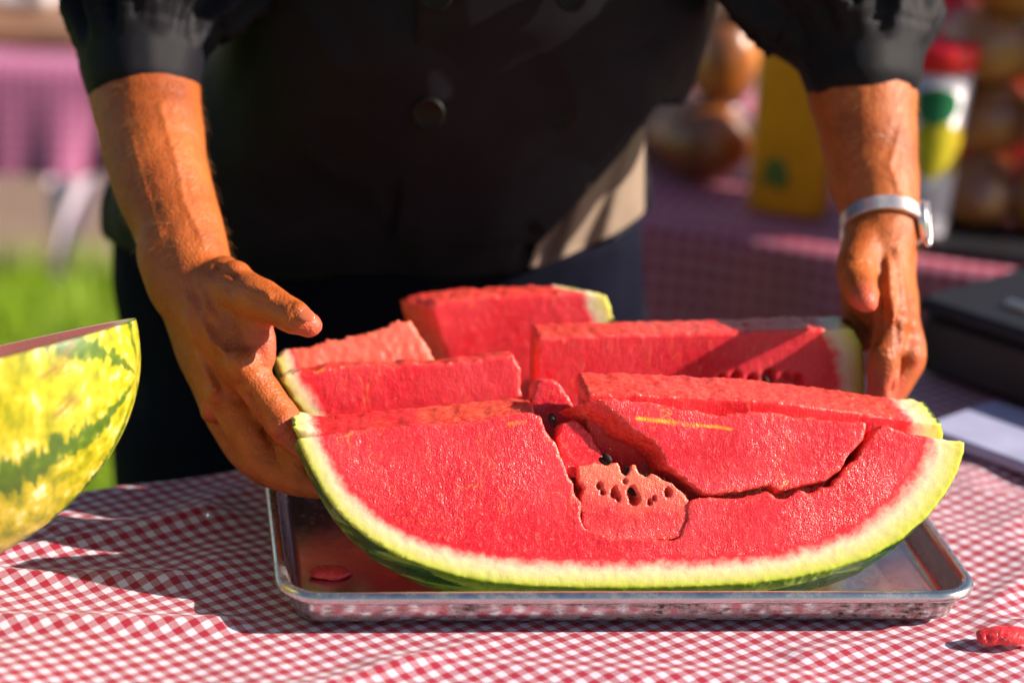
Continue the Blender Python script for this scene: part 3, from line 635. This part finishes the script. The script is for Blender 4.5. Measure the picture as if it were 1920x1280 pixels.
# ---- right-of-picture hand
palm2 = Geo()
chain(palm2, [(1650, 460, .320, 60), (1658, 530, .290, 44), (1668, 605, .262, 34), (1670, 622, .258, 31)])
chain(palm2, [(1668, 460, .325, 52), (1685, 540, .300, 34), (1696, 612, .275, 30)])
chain(palm2, [(1672, 460, .335, 48), (1690, 540, .320, 32), (1702, 618, .300, 27)])
chain(palm2, [(1668, 460, .345, 44), (1686, 540, .340, 30), (1696, 612, .325, 25)])
chain(hand, [(1632, 450, .318, 50), (1608, 492, .290, 40), (1606, 525, .268, 35), (1616, 548, .248, 33), (1622, 562, .236, 28)], flat=[1, 1, 1, .95, .9])
chain(hand, [(1612, 560, .285, 30), (1640, 600, .278, 22), (1655, 625, .265, 22)], sub=4)
chain(hand, [(1600, 520, .300, 30), (1606, 590, .295, 26), (1620, 640, .285, 26)], sub=4)
chain(hand, [(1670, 618, .258, 32), (1660, 668, .242, 32), (1656, 705, .238, 31), (1650, 745, .238, 28), (1644, 775, .24, 22)])
chain(hand, [(1697, 614, .275, 30), (1703, 662, .262, 29), (1682, 712, .255, 27), (1660, 760, .252, 22)])
chain(hand, [(1703, 620, .300, 27), (1712, 668, .288, 26), (1692, 715, .280, 24), (1668, 755, .274, 20)])
chain(hand, [(1697, 614, .325, 25), (1704, 655, .315, 23), (1690, 700, .306, 21), (1668, 735, .30, 18)])
for u, v_, y, r in ((1672, 608, .255, 27), (1702, 612, .268, 24), (1706, 662, .255, 27), (1716, 668, .285, 22), (1606, 500, .285, 36), (1656, 668, .238, 28)):
    p, rr = J(u, v_, y, r); hand.ellipsoid(p, rr, rr, rr)
for a in ([(1668, 490, .285, 7), (1672, 550, .262, 7), (1676, 600, .242, 7)], [(1690, 500, .298, 7), (1696, 555, .278, 7), (1702, 605, .258, 7)], [(1640, 490, .285, 6), (1650, 540, .268, 6), (1652, 590, .25, 5)]):
    chain(hand, a, n=10)
def closed(g, d, vox=.003):
    V, F = remesh(g, vox, 2); V = V + vnormals(V, F) * d; g2 = Geo(); g2.add(V, F); V, F = remesh(g2, vox, 3); V = V - vnormals(V, F) * d; g3 = Geo(); g3.add(V, F); return g3
for pg in (palm, palm2):
    q = closed(pg, .009); hand.add(q.v, q.f)
full = Geo(); full.v = list(body.v); full.f = list(body.f); full.add(hand.v, hand.f)
V, F = remesh(full, .0022, 4, .5)
N = vnormals(V, F); V = V + N * (.0007 * fbm(V, 90, 3, 4))[:, None]
pxy = np.c_[960 + FPX * ((V - CAM) @ R2) / ((V - CAM) @ FW), 640 - FPX * ((V - CAM) @ U2) / ((V - CAM) @ FW)]; facing = np.clip(-(N @ FW) * 2.5, 0, 1)
for pts, wd, amp in (   # tendons, veins, furrows and creases of the hands and forearms
    ([(385, 560), (418, 640), (452, 688)], 8, .0014), ([(350, 590), (380, 680), (405, 745)], 8, .0014), ([(400, 605), (434, 668)], 9, -.0013), ([(366, 650), (396, 722)], 8, -.0012),
    ([(467, 742), (486, 790), (508, 832), (545, 862), (580, 882)], 4.5, -.0032), ([(512, 782), (541, 806)], 2.5, -.0008), ([(508, 792), (536, 818)], 2.2, -.0007), ([(518, 772), (548, 798)], 2.2, -.0006),
    ([(544, 566), (549, 612)], 2.6, -.0008), ([(551, 568), (557, 616)], 2.4, -.0007), ([(537, 562), (541, 608)], 2.2, -.0005), ([(470, 856), (500, 850)], 2.4, -.0008), ([(476, 868), (508, 862)], 2.4, -.0007),
    ([(405, 498), (440, 518)], 5, -.0010), ([(372, 540), (392, 560), (380, 600), (402, 650)], 4, .0011), ([(420, 545), (445, 580), (470, 640)], 4, .0009), ([(300, 200), (330, 300), (345, 380), (385, 460)], 5, .0009), ([(245, 260), (270, 350), (300, 440)], 5, .0008),
    ([(1682, 470), (1690, 540), (1700, 608)], 6, .0013), ([(1652, 520), (1650, 585), (1640, 640)], 6, -.0022), ([(1664, 480), (1668, 560)], 4, .0009), ([(1700, 480), (1708, 560)], 5, .0009), ([(1682, 600), (1690, 680), (1672, 735)], 4, -.0018),
    ([(1592, 486), (1622, 492)], 2.5, -.0007), ([(1594, 496), (1624, 502)], 2.2, -.0006), ([(1650, 660), (1672, 664)], 2.2, -.0006), ([(1690, 240), (1668, 310), (1690, 370)], 5, .0009)):
    V = V + N * ((1.6 if amp < 0 else 1.25) * amp * np.exp(-(seg_dist(pxy, np.array(pts, float)) / wd) ** 2) * facing)[:, None]
pink = np.zeros(len(V))
for u, v_, y, r in ((590, 610, .14, .018), (1630, 572, .23, .020), (505, 640, .165, .022), (1722, 660, .26, .016), (1645, 745, .235, .03), (400, 770, .17, .012), (530, 800, .135, .015)):
    pink = np.maximum(pink, .75 * np.clip(1 - np.linalg.norm(V - Py(u, v_, y), axis=1) / r, 0, 1) ** .7)
obj('body', V, F, SKIN, person, attrs=dict(pink=pink))
# fine hair on the forearms
hv = []; hf = []; ok = np.where((pxy[:, 1] > 150) & (pxy[:, 1] < 480) & (np.abs(N[:, 1]) < 1.1) & (V[:, 1] < .46) & (((pxy[:, 0] > 150) & (pxy[:, 0] < 460)) | ((pxy[:, 0] > 1500) & (pxy[:, 0] < 1740))) & ((N @ FW) < .5))[0]
for k in np.random.choice(ok, 1800):
    p = V[k]; n_ = N[k]; dn = nrm(np.array([random.gauss(0, .5), random.gauss(-.2, .4), random.gauss(-1, .3)])); dn = nrm(dn - n_ * (dn @ n_)); L_ = random.uniform(.006, .013); sd_ = nrm(np.cross(n_, dn)) * .00011; b = len(hv)
    p1 = p + n_ * L_ * .28 + dn * L_ * .45; p2 = p + n_ * L_ * .36 + dn * L_
    hv += [p - sd_, p + sd_, p1 + sd_ * .8, p1 - sd_ * .8, p2]; hf += [(b, b + 1, b + 2, b + 3), (b + 3, b + 2, b + 4)]
ah = obj('arm_hair', np.array(hv), hf, simple('arm hair', (.30, .14, .05), .4, .3, 90), person); ah['kind'] = 'stuff'
NAIL = simple('nail', (.52, .13, .06), .28, .08, 60)
def nail(u, v, y, rx, ry, nrmv, along, name='fingernail'):
    p = Py(u, v, y); n_ = nrm(nrmv); a = nrm(np.asarray(along) - n_ * np.dot(along, n_)); b = np.cross(n_, a); g = Geo(); g.ellipsoid(p, rx, ry, .0011, np.c_[a, b, n_], 18, 10); gobj(name, g, NAIL, person)
nail(574, 591, .1298, .0062, .0046, -FW + U2 * .55 + R2 * .1, R2 - U2 * .45)
hair = Geo(); hair.ellipsoid(HD + np.array([0, .022, .022]), .080, .093, .105); HAIR = simple('hair', (.03, .02, .015), .5, .4, 90, .6, 300)
gobj('hair', hair, HAIR, person)
EYE = simple('eye', (.5, .48, .45), .2, .1, 90)
for sx_ in (-1, 1):
    g = Geo(); g.ellipsoid(HD + np.array([.031 * sx_, -.085, .004]), .011, .007, .006); gobj('eye', g, EYE, person)

# ---- trousers and shoes
tg = Geo(); tg.ring_loft([sect(v, a, b, y, h) for v, a, b, y, h in ((400, 208, 1204, .588, .130), (520, 212, 1210, .60, .130), (640, 234, 1214, .61, .130), (780, 244, 1205, .62, .128), (880, 246, 1190, .63, .12))])
for hp, fx in ((Py(480, 860, .63), -.24), (Py(960, 860, .63), .07)):
    tg.tube([hp + ZZ * .05, hp - ZZ * .1, np.array([fx, .66, .40]), np.array([fx, .68, .04])], [.130, .120, .095, .085], 20, 5)
V, F = remesh(tg, .008, 4); N = vnormals(V, F); V = V + N * (.006 * fbm(V * np.array([1.6, 1, .6]), 14, 3, 6))[:, None]; V[:, 2] = np.maximum(V[:, 2], .022)
obj('trousers', V, F, TRS, person)
SHOE = simple('shoe leather', (.02, .018, .017), .45, .3, 40)
for fx in (-.24, .07):
    g = Geo(); g.tube([(fx, .74, .05), (fx, .62, .055), (fx, .50, .04)], [.045, .05, .038], 16, 5); V, F = remesh(g, .006, 2); V[:, 2] = np.maximum(V[:, 2], 0.002); obj('shoe', V, F, SHOE, person)

# ---- jacket: torso, sleeves, front panel, buttons
jg = Geo(); jg.ring_loft([sect(*tor(v), grow=.004) for v in (-560, -500, -400, -250, -100, 50, 130, 235, 350, 420)])
V, F = remesh(jg, .006, 3); N = vnormals(V, F)
fold = fbm(V * np.array([1.3, 1, .55]), 9, 3, 12); fold2 = 1 - np.abs(fbm(V * np.array([1, 1, .5]) + V[:, [2, 2, 2]] * .4, 12, 2, 15)) * 3
V = V + N * (.0075 * fold + .005 * np.clip(fold2, 0, 1))[:, None]
jp = np.c_[960 + FPX * ((V - CAM) @ R2) / ((V - CAM) @ FW), 640 - FPX * ((V - CAM) @ U2) / ((V - CAM) @ FW)]
lim = np.interp(jp[:, 1], [150, 235, 350, 470], [1300, 1212, 1105, 990])
V = V - N * (.016 * np.clip((jp[:, 0] - lim) / 25 + .6, 0, 1) * (jp[:, 1] > 200) * (V[:, 1] < .62))[:, None]
jacket = obj('jacket', V, F, FAB, person)
def sleeve(js, cuff0, seed):
    q = [J(*j) for j in js]; P_ = [a for a, _ in q]; Rr = [b for _, b in q]
    g = Geo(); g.tube(P_, Rr, n=28, sub=6, cap=True)
    # blouson of cloth sagging over the cuff
    V, F = remesh(g, .0034, 3); N = vnormals(V, F)
    ax = nrm(P_[-1] - P_[-3]); t = (V - P_[-1]) @ ax
    # radial coordinate folds near the elbow: deep creases that fan out from the cuff
    rel = V - P_[-1] - t[:, None] * ax; e = nrm(np.cross(ax, [0, 1, .2])); e2 = np.cross(ax, e); ang = np.arctan2(rel @ e2, rel @ e)
    q3 = np.c_[np.cos(ang) * 2.0, np.sin(ang) * 2.0, t * 7 + .8 * np.sin(2 * ang + seed)]
    cre = 1 - np.abs(fbm(q3, 1.35, 2, seed)) * 3.2; cre2 = fbm(q3 * np.array([2.2, 2.2, .4]), 1.0, 3, seed + 5)
    wt = np.clip((-t - .004) / .035, 0, 1)
    V = V + N * (wt * (.015 * np.clip(cre, -.4, 1) + .009 * cre2) + (1 - wt) * .0030 * fbm(q3, .8, 2, seed + 9))[:, None]
    # stitched hem: a slight step above the cuff edge
    V = V + N * (.0014 * np.exp(-((t + .020) / .0025) ** 2) * -1)[:, None]
    return obj('sleeve', V, F, FAB, jacket), P_, Rr
sleeve([(560, -430, .50, 130), (470, -260, .46, 150), (360, -110, .43, 160), (285, -20, .405, 150), (268, 60, .385, 128), (266, 112, .372, 118), (266, 124, .369, 116)], 0, 3)
sleeve([(1290, -430, .49, 130), (1380, -260, .47, 150), (1500, -110, .455, 165), (1580, -20, .445, 160), (1606, 50, .432, 140), (1614, 108, .420, 122), (1616, 124, .416, 118)], 0, 8)
# hanging fold of the right sleeve behind the arm
def front_panel(v0, v1, uL, uR, off, name, mat, parent, thick=.0035, nv=40, nu=50, hemcurve=None):
    """overlapping jacket front: a sheet lying on the torso, with its own thickness"""
    rows = []
    for i in range(nv + 1):
        v_ = v0 + (v1 - v0) * i / nv; T = tor(min(v_, 458)); r = []
        pl, pr = Py(T[1], v_, T[3]), Py(T[2], v_, T[3]); cx = (pl + pr) / 2; ax = (pr - pl) / 2; L = np.linalg.norm(ax)
        for j in range(nu + 1):
            a_l, a_r = uL(v_), uR(v_); u = a_l + (a_r - a_l) * j / nu; vv = v_ + (hemcurve(u) if hemcurve else 0) * (i / nv) ** 2
            s = ((u - 960) / FPX - 0); pt = Py(u, v_, T[3] - T[4]); ca = np.clip((pt - cx) @ (ax / L) / L, -.995, .995)
            ca_ = abs(ca) ** (1 / .82); sa = math.sqrt(max(0, 1 - ca_ ** 2)) ** .82
            p = cx + ax * ca + np.array([0, -(T[4] + off(u, v_)) * sa, 0]); p[2] = Py(u, v_, p[1])[2] - (hemcurve(u) * (i / nv) ** 2 * .00045 if hemcurve else 0); r.append(p)
        rows.append(r)
    P_ = np.array(rows); n1, n2 = P_.shape[:2]; q = P_.reshape(-1, 3); q = q + np.array([0, -1, 0]) * (.005 * fbm(q * np.array([1, 1, .5]), 13, 3, 22))[:, None]; b = q + np.array([0, thick, 0]); n = n1 * n2; idx = np.arange(n).reshape(n1, n2)
    F = np.stack([idx[:-1, :-1], idx[1:, :-1], idx[1:, 1:], idx[:-1, 1:]], -1).reshape(-1, 4).tolist(); F2 = [tuple(x + n for x in reversed(t)) for t in F]
    rim = list(idx[0, :]) + list(idx[1:, -1]) + list(idx[-1, -2::-1]) + list(idx[-2:0:-1, 0]); S = [(rim[k], rim[(k + 1) % len(rim)], rim[(k + 1) % len(rim)] + n, rim[k] + n) for k in range(len(rim))]
    g = Geo(); g.add(np.r_[q, b], [tuple(x) for x in F] + F2 + S); return gobj(name, g, mat, parent), P_
pnl, PP = front_panel(-430, 455, lambda v: 783 - max(v, -100) * .095, lambda v: float(np.interp(v, [-430, 60, 130, 235, 350, 460], [1240, 1300, 1276, 1212, 1105, 1000])), lambda u, v: .016 + .016 * max(0, v - 180) / 280, 'front_panel', FAB, jacket)
SHT = simple('beige cloth', (.21, .155, .115), .8, .12, 18, .3, 60)
front_panel(238, 500, lambda v: float(np.interp(v, [238, 350, 460, 500], [1206, 1095, 1000, 985])), lambda v: float(np.interp(v, [238, 400, 430, 500], [1214, 1214, 1165, 1010])), lambda u, v: .010 + .016 * math.sin(u * .045 + v * .016) ** 2, 'beige_sheet', SHT, person, .0025, 40, 40)  # beige sheet over the lower right flank, beside the front panel's edge
BTN = M('black button'); BTN.p(Base_Color=c(.004, .003, .004), Roughness=.5, Specular_IOR_Level=.2); BTN = BTN.m
def pan_pt(u, v):
    q = PP.reshape(-1, 3); d = (q - CAM); uu = 960 + FPX * (d @ R2) / (d @ FW); vv = 640 - FPX * (d @ U2) / (d @ FW); k = np.argmin((uu - u) ** 2 + (vv - v) ** 2); return q[k]
for (u, v_) in ((808, 212), (1052, 218), (815, -20), (1075, -15), (812, -240), (1070, -235), (1012, 440)):
    p = pan_pt(u, v_) + np.array([0, -.0075, .001]); g = Geo(); nb = nrm(np.array([0, -1, -.05])); ex = nrm(np.cross(nb, ZZ)); ey = np.cross(nb, ex)
    R = 0.0125 if v_ != 440 else .006
    prof = [(.15, .0), (.75, .0), (1.0, .12), (1.0, .25), (.86, .36), (.74, .28), (.2, .24)]
    rings = [[p - nb * .003 + nb * (h * R) * 1.0 + R * r * (math.cos(2 * math.pi * k / 28) * ex + math.sin(2 * math.pi * k / 28) * ey) for k in range(28)] for r, h in prof]
    g.ring_loft(rings); gobj('button', g, BTN, jacket)

# ================================================================== WRISTWATCH
wt = thing('wristwatch', 'silver wristwatch with ribbed metal band on the right wrist', 'watch', Py(1655, 425, .335))
wc = Py(1655, 424, .334); wax = nrm(Py(1652, 470, .315) - Py(1640, 335, .365)); wx_ = nrm(np.cross(wax, np.array([0, -1, 0]))); wx_ = wx_ if wx_[0] > 0 else -wx_; wy_ = np.cross(wax, wx_); wy_ = wy_ if wy_[1] < 0 else -wy_
wr = px(74, wc)
sm = M('polished steel'); sm.p(Base_Color=c(.86, .83, .84), Metallic=1.0, Roughness=.34); SM = sm.m
NB = 84; g = Geo()
for k in range(NB):
    a = 2 * math.pi * (k + .5) / NB
    if abs((a + math.pi) % (2 * math.pi) - math.pi) < .30: continue
    er = wx_ * math.cos(a) + wy_ * math.sin(a); et = -wx_ * math.sin(a) + wy_ * math.cos(a)
    g.box(wc + er * (wr + .0012), .0016, math.pi * wr / NB * 1.0, .0056, np.c_[er, et, wax], .0003)
gobj('band', g, SM, wt, smooth=False)
er = nrm(wx_ * .985 + wy_ * .17); et = np.cross(wax, er)
def disc(name, r, h0, h1, mat, n=40, bev=.001):
    g = Geo(); rings = []
    for rr, hh in ((r - bev, h0), (r, h0 + bev), (r, h1 - bev), (r - bev, h1)):
        rings.append([wc + er * (wr + hh) + rr * (math.cos(2 * math.pi * k / n) * et + math.sin(2 * math.pi * k / n) * wax) for k in range(n)])
    g.ring_loft(rings); return gobj(name, g, mat, wt)
disc('case', .0155, -.003, .0040, SM); disc('bezel', .0148, .0042, .0062, SM); disc('dial', .0125, .0064, .0068, simple('dial', (.05, .05, .06), .2, .1, 50), bev=.0001)
g = Geo(); g.tube([wc + er * (wr + .0025) + wax * .0150, wc + er * (wr + .0025) + wax * .0190], [.0028, .0028], 14, 2); gobj('crown', g, SM, wt)

# ================================================================== THINGS AT THE RIGHT OF THE NEAR TABLE
BLK = simple('black plastic', (.012, .012, .016), .5, .2, 40, .15, 300)
pA = Pz(1712, 694, TZ + .001); pB = Pz(1925, 768, TZ + .001); bx = nrm(np.array([pB[0] - pA[0], pB[1] - pA[1], 0])); by = np.array([-bx[1], bx[0], 0]); R = np.c_[bx, by, ZZ]
cb = pA + bx * .19 + by * .13; th = thing('storage_case', 'low black plastic case on the table behind the right hand', 'case', (cb[0], cb[1], TZ))
g = Geo(); g.box((cb[0], cb[1], TZ + .027), .19, .13, .0255, R, .006); gobj('case_body', g, BLK, th, smooth=False)
g = Geo(); g.box((cb[0], cb[1], TZ + .0595), .193, .133, .0065, R, .004); gobj('lid', g, simple('black lid', (.004, .005, .012), .6, .2, 30), th, smooth=False)
g = Geo(); lp = Pz(1918, 578, TZ + .068); g.tube([lp - bx * .012 + ZZ * .0, lp + bx * .012], [.0045, .0045], 12, 3); gobj('latch', g, SM, th)
# pale board on the cloth
pts = [Pz(1600, 752, TZ), Pz(1700, 716, TZ), Pz(1960, 850, TZ), Pz(1960, 906, TZ), Pz(1816, 856, TZ)]
pa, pb, pc_ = Pz(1816, 858, TZ), Pz(1930, 900, TZ), Pz(1700, 722, TZ); ex = nrm((pb - pa) * [1, 1, 0]); ey = np.array([-ex[1], ex[0], 0]); hw, hh = .23, abs((pc_ - pa) @ ey) / 2
hh = min(max(hh, .05), .12)
cbd = pa + ex * .14 + ey * hh; R = np.c_[ex, ey, ZZ]
g = Geo(); g.box((cbd[0], cbd[1], TZ + .0065), .19, hh, .005, R, .003); o = gobj('cutting_board', g, simple('board plastic', (.34, .36, .55), .45, .12, 25, .1, 90), None, smooth=False, loc=(cbd[0], cbd[1], TZ)); tag(o, 'pale cutting board lying on the gingham right of the tray', 'cutting board')

# ================================================================== BACK TABLE, RIGHT
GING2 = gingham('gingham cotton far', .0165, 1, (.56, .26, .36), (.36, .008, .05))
TB = .74
B0 = Pz(1215, 405, TB); B1 = Pz(1800, 488, TB); bed = nrm(np.array([B1[0] - B0[0], B1[1] - B0[1], 0])); ben = np.array([bed[1], -bed[0], 0])
borg = np.array([B0[0], B0[1], TB]) - ben * .62
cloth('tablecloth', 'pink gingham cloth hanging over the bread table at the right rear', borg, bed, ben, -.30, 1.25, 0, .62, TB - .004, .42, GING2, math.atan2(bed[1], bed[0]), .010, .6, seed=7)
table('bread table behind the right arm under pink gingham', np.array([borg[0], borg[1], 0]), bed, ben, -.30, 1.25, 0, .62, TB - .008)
# yellow carton
YEL = simple('yellow carton', (.88, .31, .002), .45, .12, 20)
GRN = simple('green print', (.10, .16, .02), .5, .2, 60)
def on_back(u, v): return Pz(u, v, TB + .002)
p = on_back(1466, 404) + ben * -.035; R = np.c_[bed, -ben, ZZ]
th = thing('yellow_tub', 'square yellow tub with a small green mark beside the bread bags', 'tub', p)
g = Geo(); wy2 = px(76, p)
g.ring_loft([[p + R @ np.array([x * k_, y * k_, z]) for x, y in [(wy2 * math.copysign(abs(math.cos(t)) ** .35, math.cos(t)), wy2 * .8 * math.copysign(abs(math.sin(t)) ** .35, math.sin(t))) for t in np.linspace(0, 2 * math.pi, 48, endpoint=False)]] for z, k_ in ((0, .94), (.004, .97), (.16, 1.0), (.165, .98))]); gobj('tub_body', g, YEL, th)
g = Geo(); g.ring_loft([[p + R @ np.array([x * k_, y * k_, z]) for x, y in [(wy2 * math.copysign(abs(math.cos(t)) ** .4, math.cos(t)), wy2 * .8 * math.copysign(abs(math.sin(t)) ** .4, math.sin(t))) for t in np.linspace(0, 2 * math.pi, 48, endpoint=False)]] for z, k_ in ((.166, 1.03), (.168, 1.06), (.182, 1.06), (.186, 1.0))]); gobj('lid', g, simple('orange lid', (.5, .10, .015), .4, .1, 20), th)
gp = p + ben * (wy2 * .8 * .99); g = Geo()
for dx, dz, a, b in ((-.012, .050, .012, .008), (-.006, .038, .009, .012), (-.018, .036, .008, .007)): g.ellipsoid(gp + bed * dx + ZZ * dz, a, b, .0015, np.c_[bed, ZZ, -ben], 16, 8)
gobj('printed_mark', g, GRN, th)
# white tub with red lid and fruit print
p = on_back(1706, 462) - ben * .045
th = thing('white_tub', 'tall white tub with red lid and green and yellow fruit print', 'tub', p)
def lathe(ctr, prof, n=40, axis=ZZ, ex=RT):
    ey = np.cross(axis, ex); return [[ctr + axis * z + r * (math.cos(2 * math.pi * k / n) * ex + math.sin(2 * math.pi * k / n) * ey) for k in range(n)] for r, z in prof]
tr = px(66, p); TH = .172
WHT = simple('white plastic', (.62, .58, .68), .4, .06, 15)
g = Geo(); g.ring_loft(lathe(p, [(tr * .70, 0), (tr * .78, .003), (tr * .82, .03), (tr * 1.05, TH)])); gobj('tub_body', g, WHT, th)
RED = simple('red plastic', (.80, .008, .022), .35, .1, 20)
g = Geo(); g.ring_loft(lathe(p, [(tr * 1.08, TH + .001), (tr * 1.14, TH + .002), (tr * 1.14, TH + .022), (tr * 1.08, TH + .027), (tr * .3, TH + .027)])); gobj('lid', g, RED, th)
def patch(name, z0, z1, a0, a1, mat, off=.0012, wav=0):
    g = Geo(); rings = []; n = 18
    for i in range(9):
        z = z0 + (z1 - z0) * i / 8; q = []
        for j in range(n + 1):
            half = math.sqrt(max(.02, 1 - (2 * i / 8 - 1) ** 2)); am_ = (a0 + a1) / 2; a = am_ + (a1 - a0) / 2 * half * (2 * j / n - 1); zz2 = z + wav * math.sin(9 * a)
            rr = tr * np.interp(zz2, [.03, TH], [.82, 1.05]) + off; q.append(p + ZZ * zz2 + rr * np.array([math.cos(a), math.sin(a), 0]))
        rings.append(q)
    g.ring_loft(rings, closed=False, caps=False); return gobj(name, g, mat, th)
patch('printed_leaf', TH * .70, TH * .93, math.radians(-130), math.radians(-52), simple('leaf print', (.005, .14, .06), .4, .3, 90))
patch('printed_fruit', TH * .38, TH * .76, math.radians(-125), math.radians(-50), simple('fruit print', (.46, .40, .015), .4, .2, 60), .0009)
patch('printed_fruit', TH * .40, TH * .70, math.radians(-70), math.radians(-20), simple('fruit print darker', (.42, .30, .012), .4, .2, 60), .0007)
# red bottle behind the tub
p2 = p + bed * .0 - ben * .11
th = thing('red_bottle', 'red squeeze bottle standing behind the white tub', 'bottle', p2)
g = Geo(); g.ring_loft(lathe(p2, [(.030, 0), (.034, .004), (.034, .20), (.030, .225), (.016, .240), (.015, .25)])); gobj('bottle_body', g, RED, th)
g = Geo(); g.ring_loft(lathe(p2, [(.018, .251), (.018, .268), (.008, .275), (.004, .30)])); gobj('cap', g, RED, th)
# bread: bags of buns
CR = M('bread crust'); co = CR.coord(); CR.p(Base_Color=CR.ramp(CR.noise(co, 20, 4), [(.3, c(.26, .07, .006)), (.55, c(.50, .17, .018)), (.75, c(.66, .30, .06))]), Roughness=.4, Coat_Weight=.5, Coat_Roughness=.2); CRUST = CR.m
BG = M('clear bag'); tb = BG.n('BsdfTransparent'); gb = BG.n('BsdfGlossy', Roughness=.38); BG.set(gb.inputs['Color'], c(.9, .85, .95)); mx = BG.n('MixShader'); fz = BG.n('Fresnel', IOR=1.5)
BG.set(mx.inputs[0], BG.math('ADD', .03, BG.math('MULTIPLY', fz.outputs[0], .55), clamp=True)); BG.t.links.new(tb.outputs[0], mx.inputs[1]); BG.t.links.new(gb.outputs[0], mx.inputs[2])
BG.set(BG.t.nodes['Material Output'].inputs['Surface'], mx.outputs[0]); BAG = BG.m
def bread(label, p, buns, twist, seed):
    th = thing('bread_bag', label, 'bread bag', p, 'bags of bread on the back table')
    sh = Geo()
    for (dx, dy, dz, rx, ry, rz) in buns:
        q = np.asarray(p) + bed * dx - ben * dy + ZZ * dz; g = Geo(); R = np.c_[bed, -ben, ZZ]; g.ellipsoid(q, rx, ry, rz, R, 28, 16)
        V = np.array(g.v); n_ = V - q; V = V + n_ * (.10 * fbm(V, 26, 2, seed))[:, None]; V[:, 2] = np.maximum(V[:, 2], p[2]); g.v = [tuple(x) for x in V]; gobj('bun', g, CRUST, th)
        sh.ellipsoid(q, rx * 1.12, ry * 1.12, rz * 1.12, R, 24, 14)
    if twist is not None:
        q = np.asarray(p) + bed * twist[0] - ben * twist[1] + ZZ * twist[2]; top = max(buns, key=lambda b: b[2]); q0 = np.asarray(p) + bed * top[0] - ben * top[1] + ZZ * (top[2] + top[5] * .6); sh.tube([q0, q0 * .4 + q * .6, q], [.035, .012, .022], 14, 4)
    V, F = remesh(sh, .006, 2); N = vnormals(V, F); V = V + N * (.006 * fbm(V, 30, 3, seed))[:, None]; V[:, 2] = np.maximum(V[:, 2], p[2])
    obj('bag', V, F, BAG, th)
bread('plump bag of golden buns left of the yellow tub', on_back(1305, 338) - ben * .02, [(.0, .0, .042, .056, .05, .043), (-.06, .05, .042, .055, .045, .042), (.012, .01, .128, .038, .042, .052), (.03, .02, .19, .032, .035, .034)], (.03, .02, .25), 3)
bread('tall bag of dark crusty rolls at the right edge of the back table', on_back(1842, 456) - ben * .05, [(-.02, 0, .04, .045, .05, .04), (.06, .01, .042, .05, .05, .042), (-.015, .01, .115, .045, .05, .038), (.065, 0, .118, .05, .05, .04), (-.02, .0, .19, .048, .05, .04), (.06, .01, .195, .05, .05, .042), (.0, 0, .26, .05, .05, .04), (.09, 0, .27, .05, .05, .04)], None, 6)
bread('flat bag of buns behind the tall rolls', on_back(1990, 430) - ben * .14, [(0, 0, .05, .08, .06, .05), (-.10, .02, .05, .07, .06, .05), (-.05, 0, .14, .08, .06, .05), (-.05, 0, .23, .09, .06, .05)], None, 9)
pt = on_back(1860, 468) - ben * .06; R = np.c_[bed, -ben, ZZ]; g = Geo(); g.box(pt + ZZ * .001, .12, .09, .006, R, .003); o = gobj('serving_tray', g, BLK, None, smooth=False, loc=tuple(pt)); tag(o, 'flat black tray under the tall bag of rolls', 'tray')

# ================================================================== BACK TABLE, LEFT
L0 = Py(-60, 118, 1.95); zL = float(L0[2]); L1 = np.array([L0[0] + 1, L0[1] + .10, zL]); led = nrm(L1 - L0); len_ = np.array([led[1], -led[0], 0]); lorg = L0 - len_ * .7
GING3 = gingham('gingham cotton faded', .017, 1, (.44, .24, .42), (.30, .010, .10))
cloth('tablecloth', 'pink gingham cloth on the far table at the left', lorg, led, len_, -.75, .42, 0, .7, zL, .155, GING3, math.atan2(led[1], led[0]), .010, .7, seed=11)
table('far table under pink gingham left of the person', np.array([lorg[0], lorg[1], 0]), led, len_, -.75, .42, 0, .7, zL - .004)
# white cloth corner hanging below the table edge
q = [Py(88, 335, 1.90), Py(192, 335, 1.91), Py(150, 440, 1.91), Py(108, 528, 1.89)]
g = Geo(); n_ = 12; rows = []
for i in range(n_ + 1):
    t = i / n_; a = q[0] * (1 - t) + q[3] * t; b = q[1] * (1 - t) ** 1.3 + q[3] * (1 - (1 - t) ** 1.3)
    rows.append([a * (1 - s) + b * s + np.array([0, .012 * math.sin(s * 9 + t * 3), 0]) for s in np.linspace(0, 1, 12)])
g.ring_loft(rows, closed=False, caps=False); b_ = len(g.v); g2 = Geo(); g2.add(g.v, g.f); g2.add([(x, y + .002, z) for x, y, z in g.v], [tuple(reversed(t)) for t in g.f])
o = gobj('napkin', g2, simple('lilac cloth', (.62, .52, .64), .8, .15, 12), None, loc=tuple(q[0])); tag(o, 'greyish cloth corner hanging below the far left table', 'cloth')
# wooden board and white paper bag on it
p = L0 + led * .16 - len_ * .22 + ZZ * .004; g = Geo(); g.box(p + ZZ * .012, .24, .13, .012, np.c_[led, -len_, ZZ], .004); o = gobj('wooden_board', g, simple('brown wood', (.22, .11, .06), .6, .3, 14), None, smooth=False, loc=tuple(p)); tag(o, 'brown wooden board on the far left table', 'board')
p = Py(15, 40, 2.22); p[2] = zL + .03; g = Geo(); g.box(p + ZZ * .05, .07, .045, .05, np.c_[led, -len_, ZZ], .012); V, F = remesh(g, .006, 2); N = vnormals(V, F); V = V + N * (.006 * fbm(V, 30, 3, 2))[:, None]; V[:, 2] = np.maximum(V[:, 2], zL + .0285)
tag(obj('paper_bag', V, F, simple('white paper', (.78, .76, .84), .7, .06, 15), loc=tuple(p)), 'white paper bag standing on the far wooden board', 'paper bag')
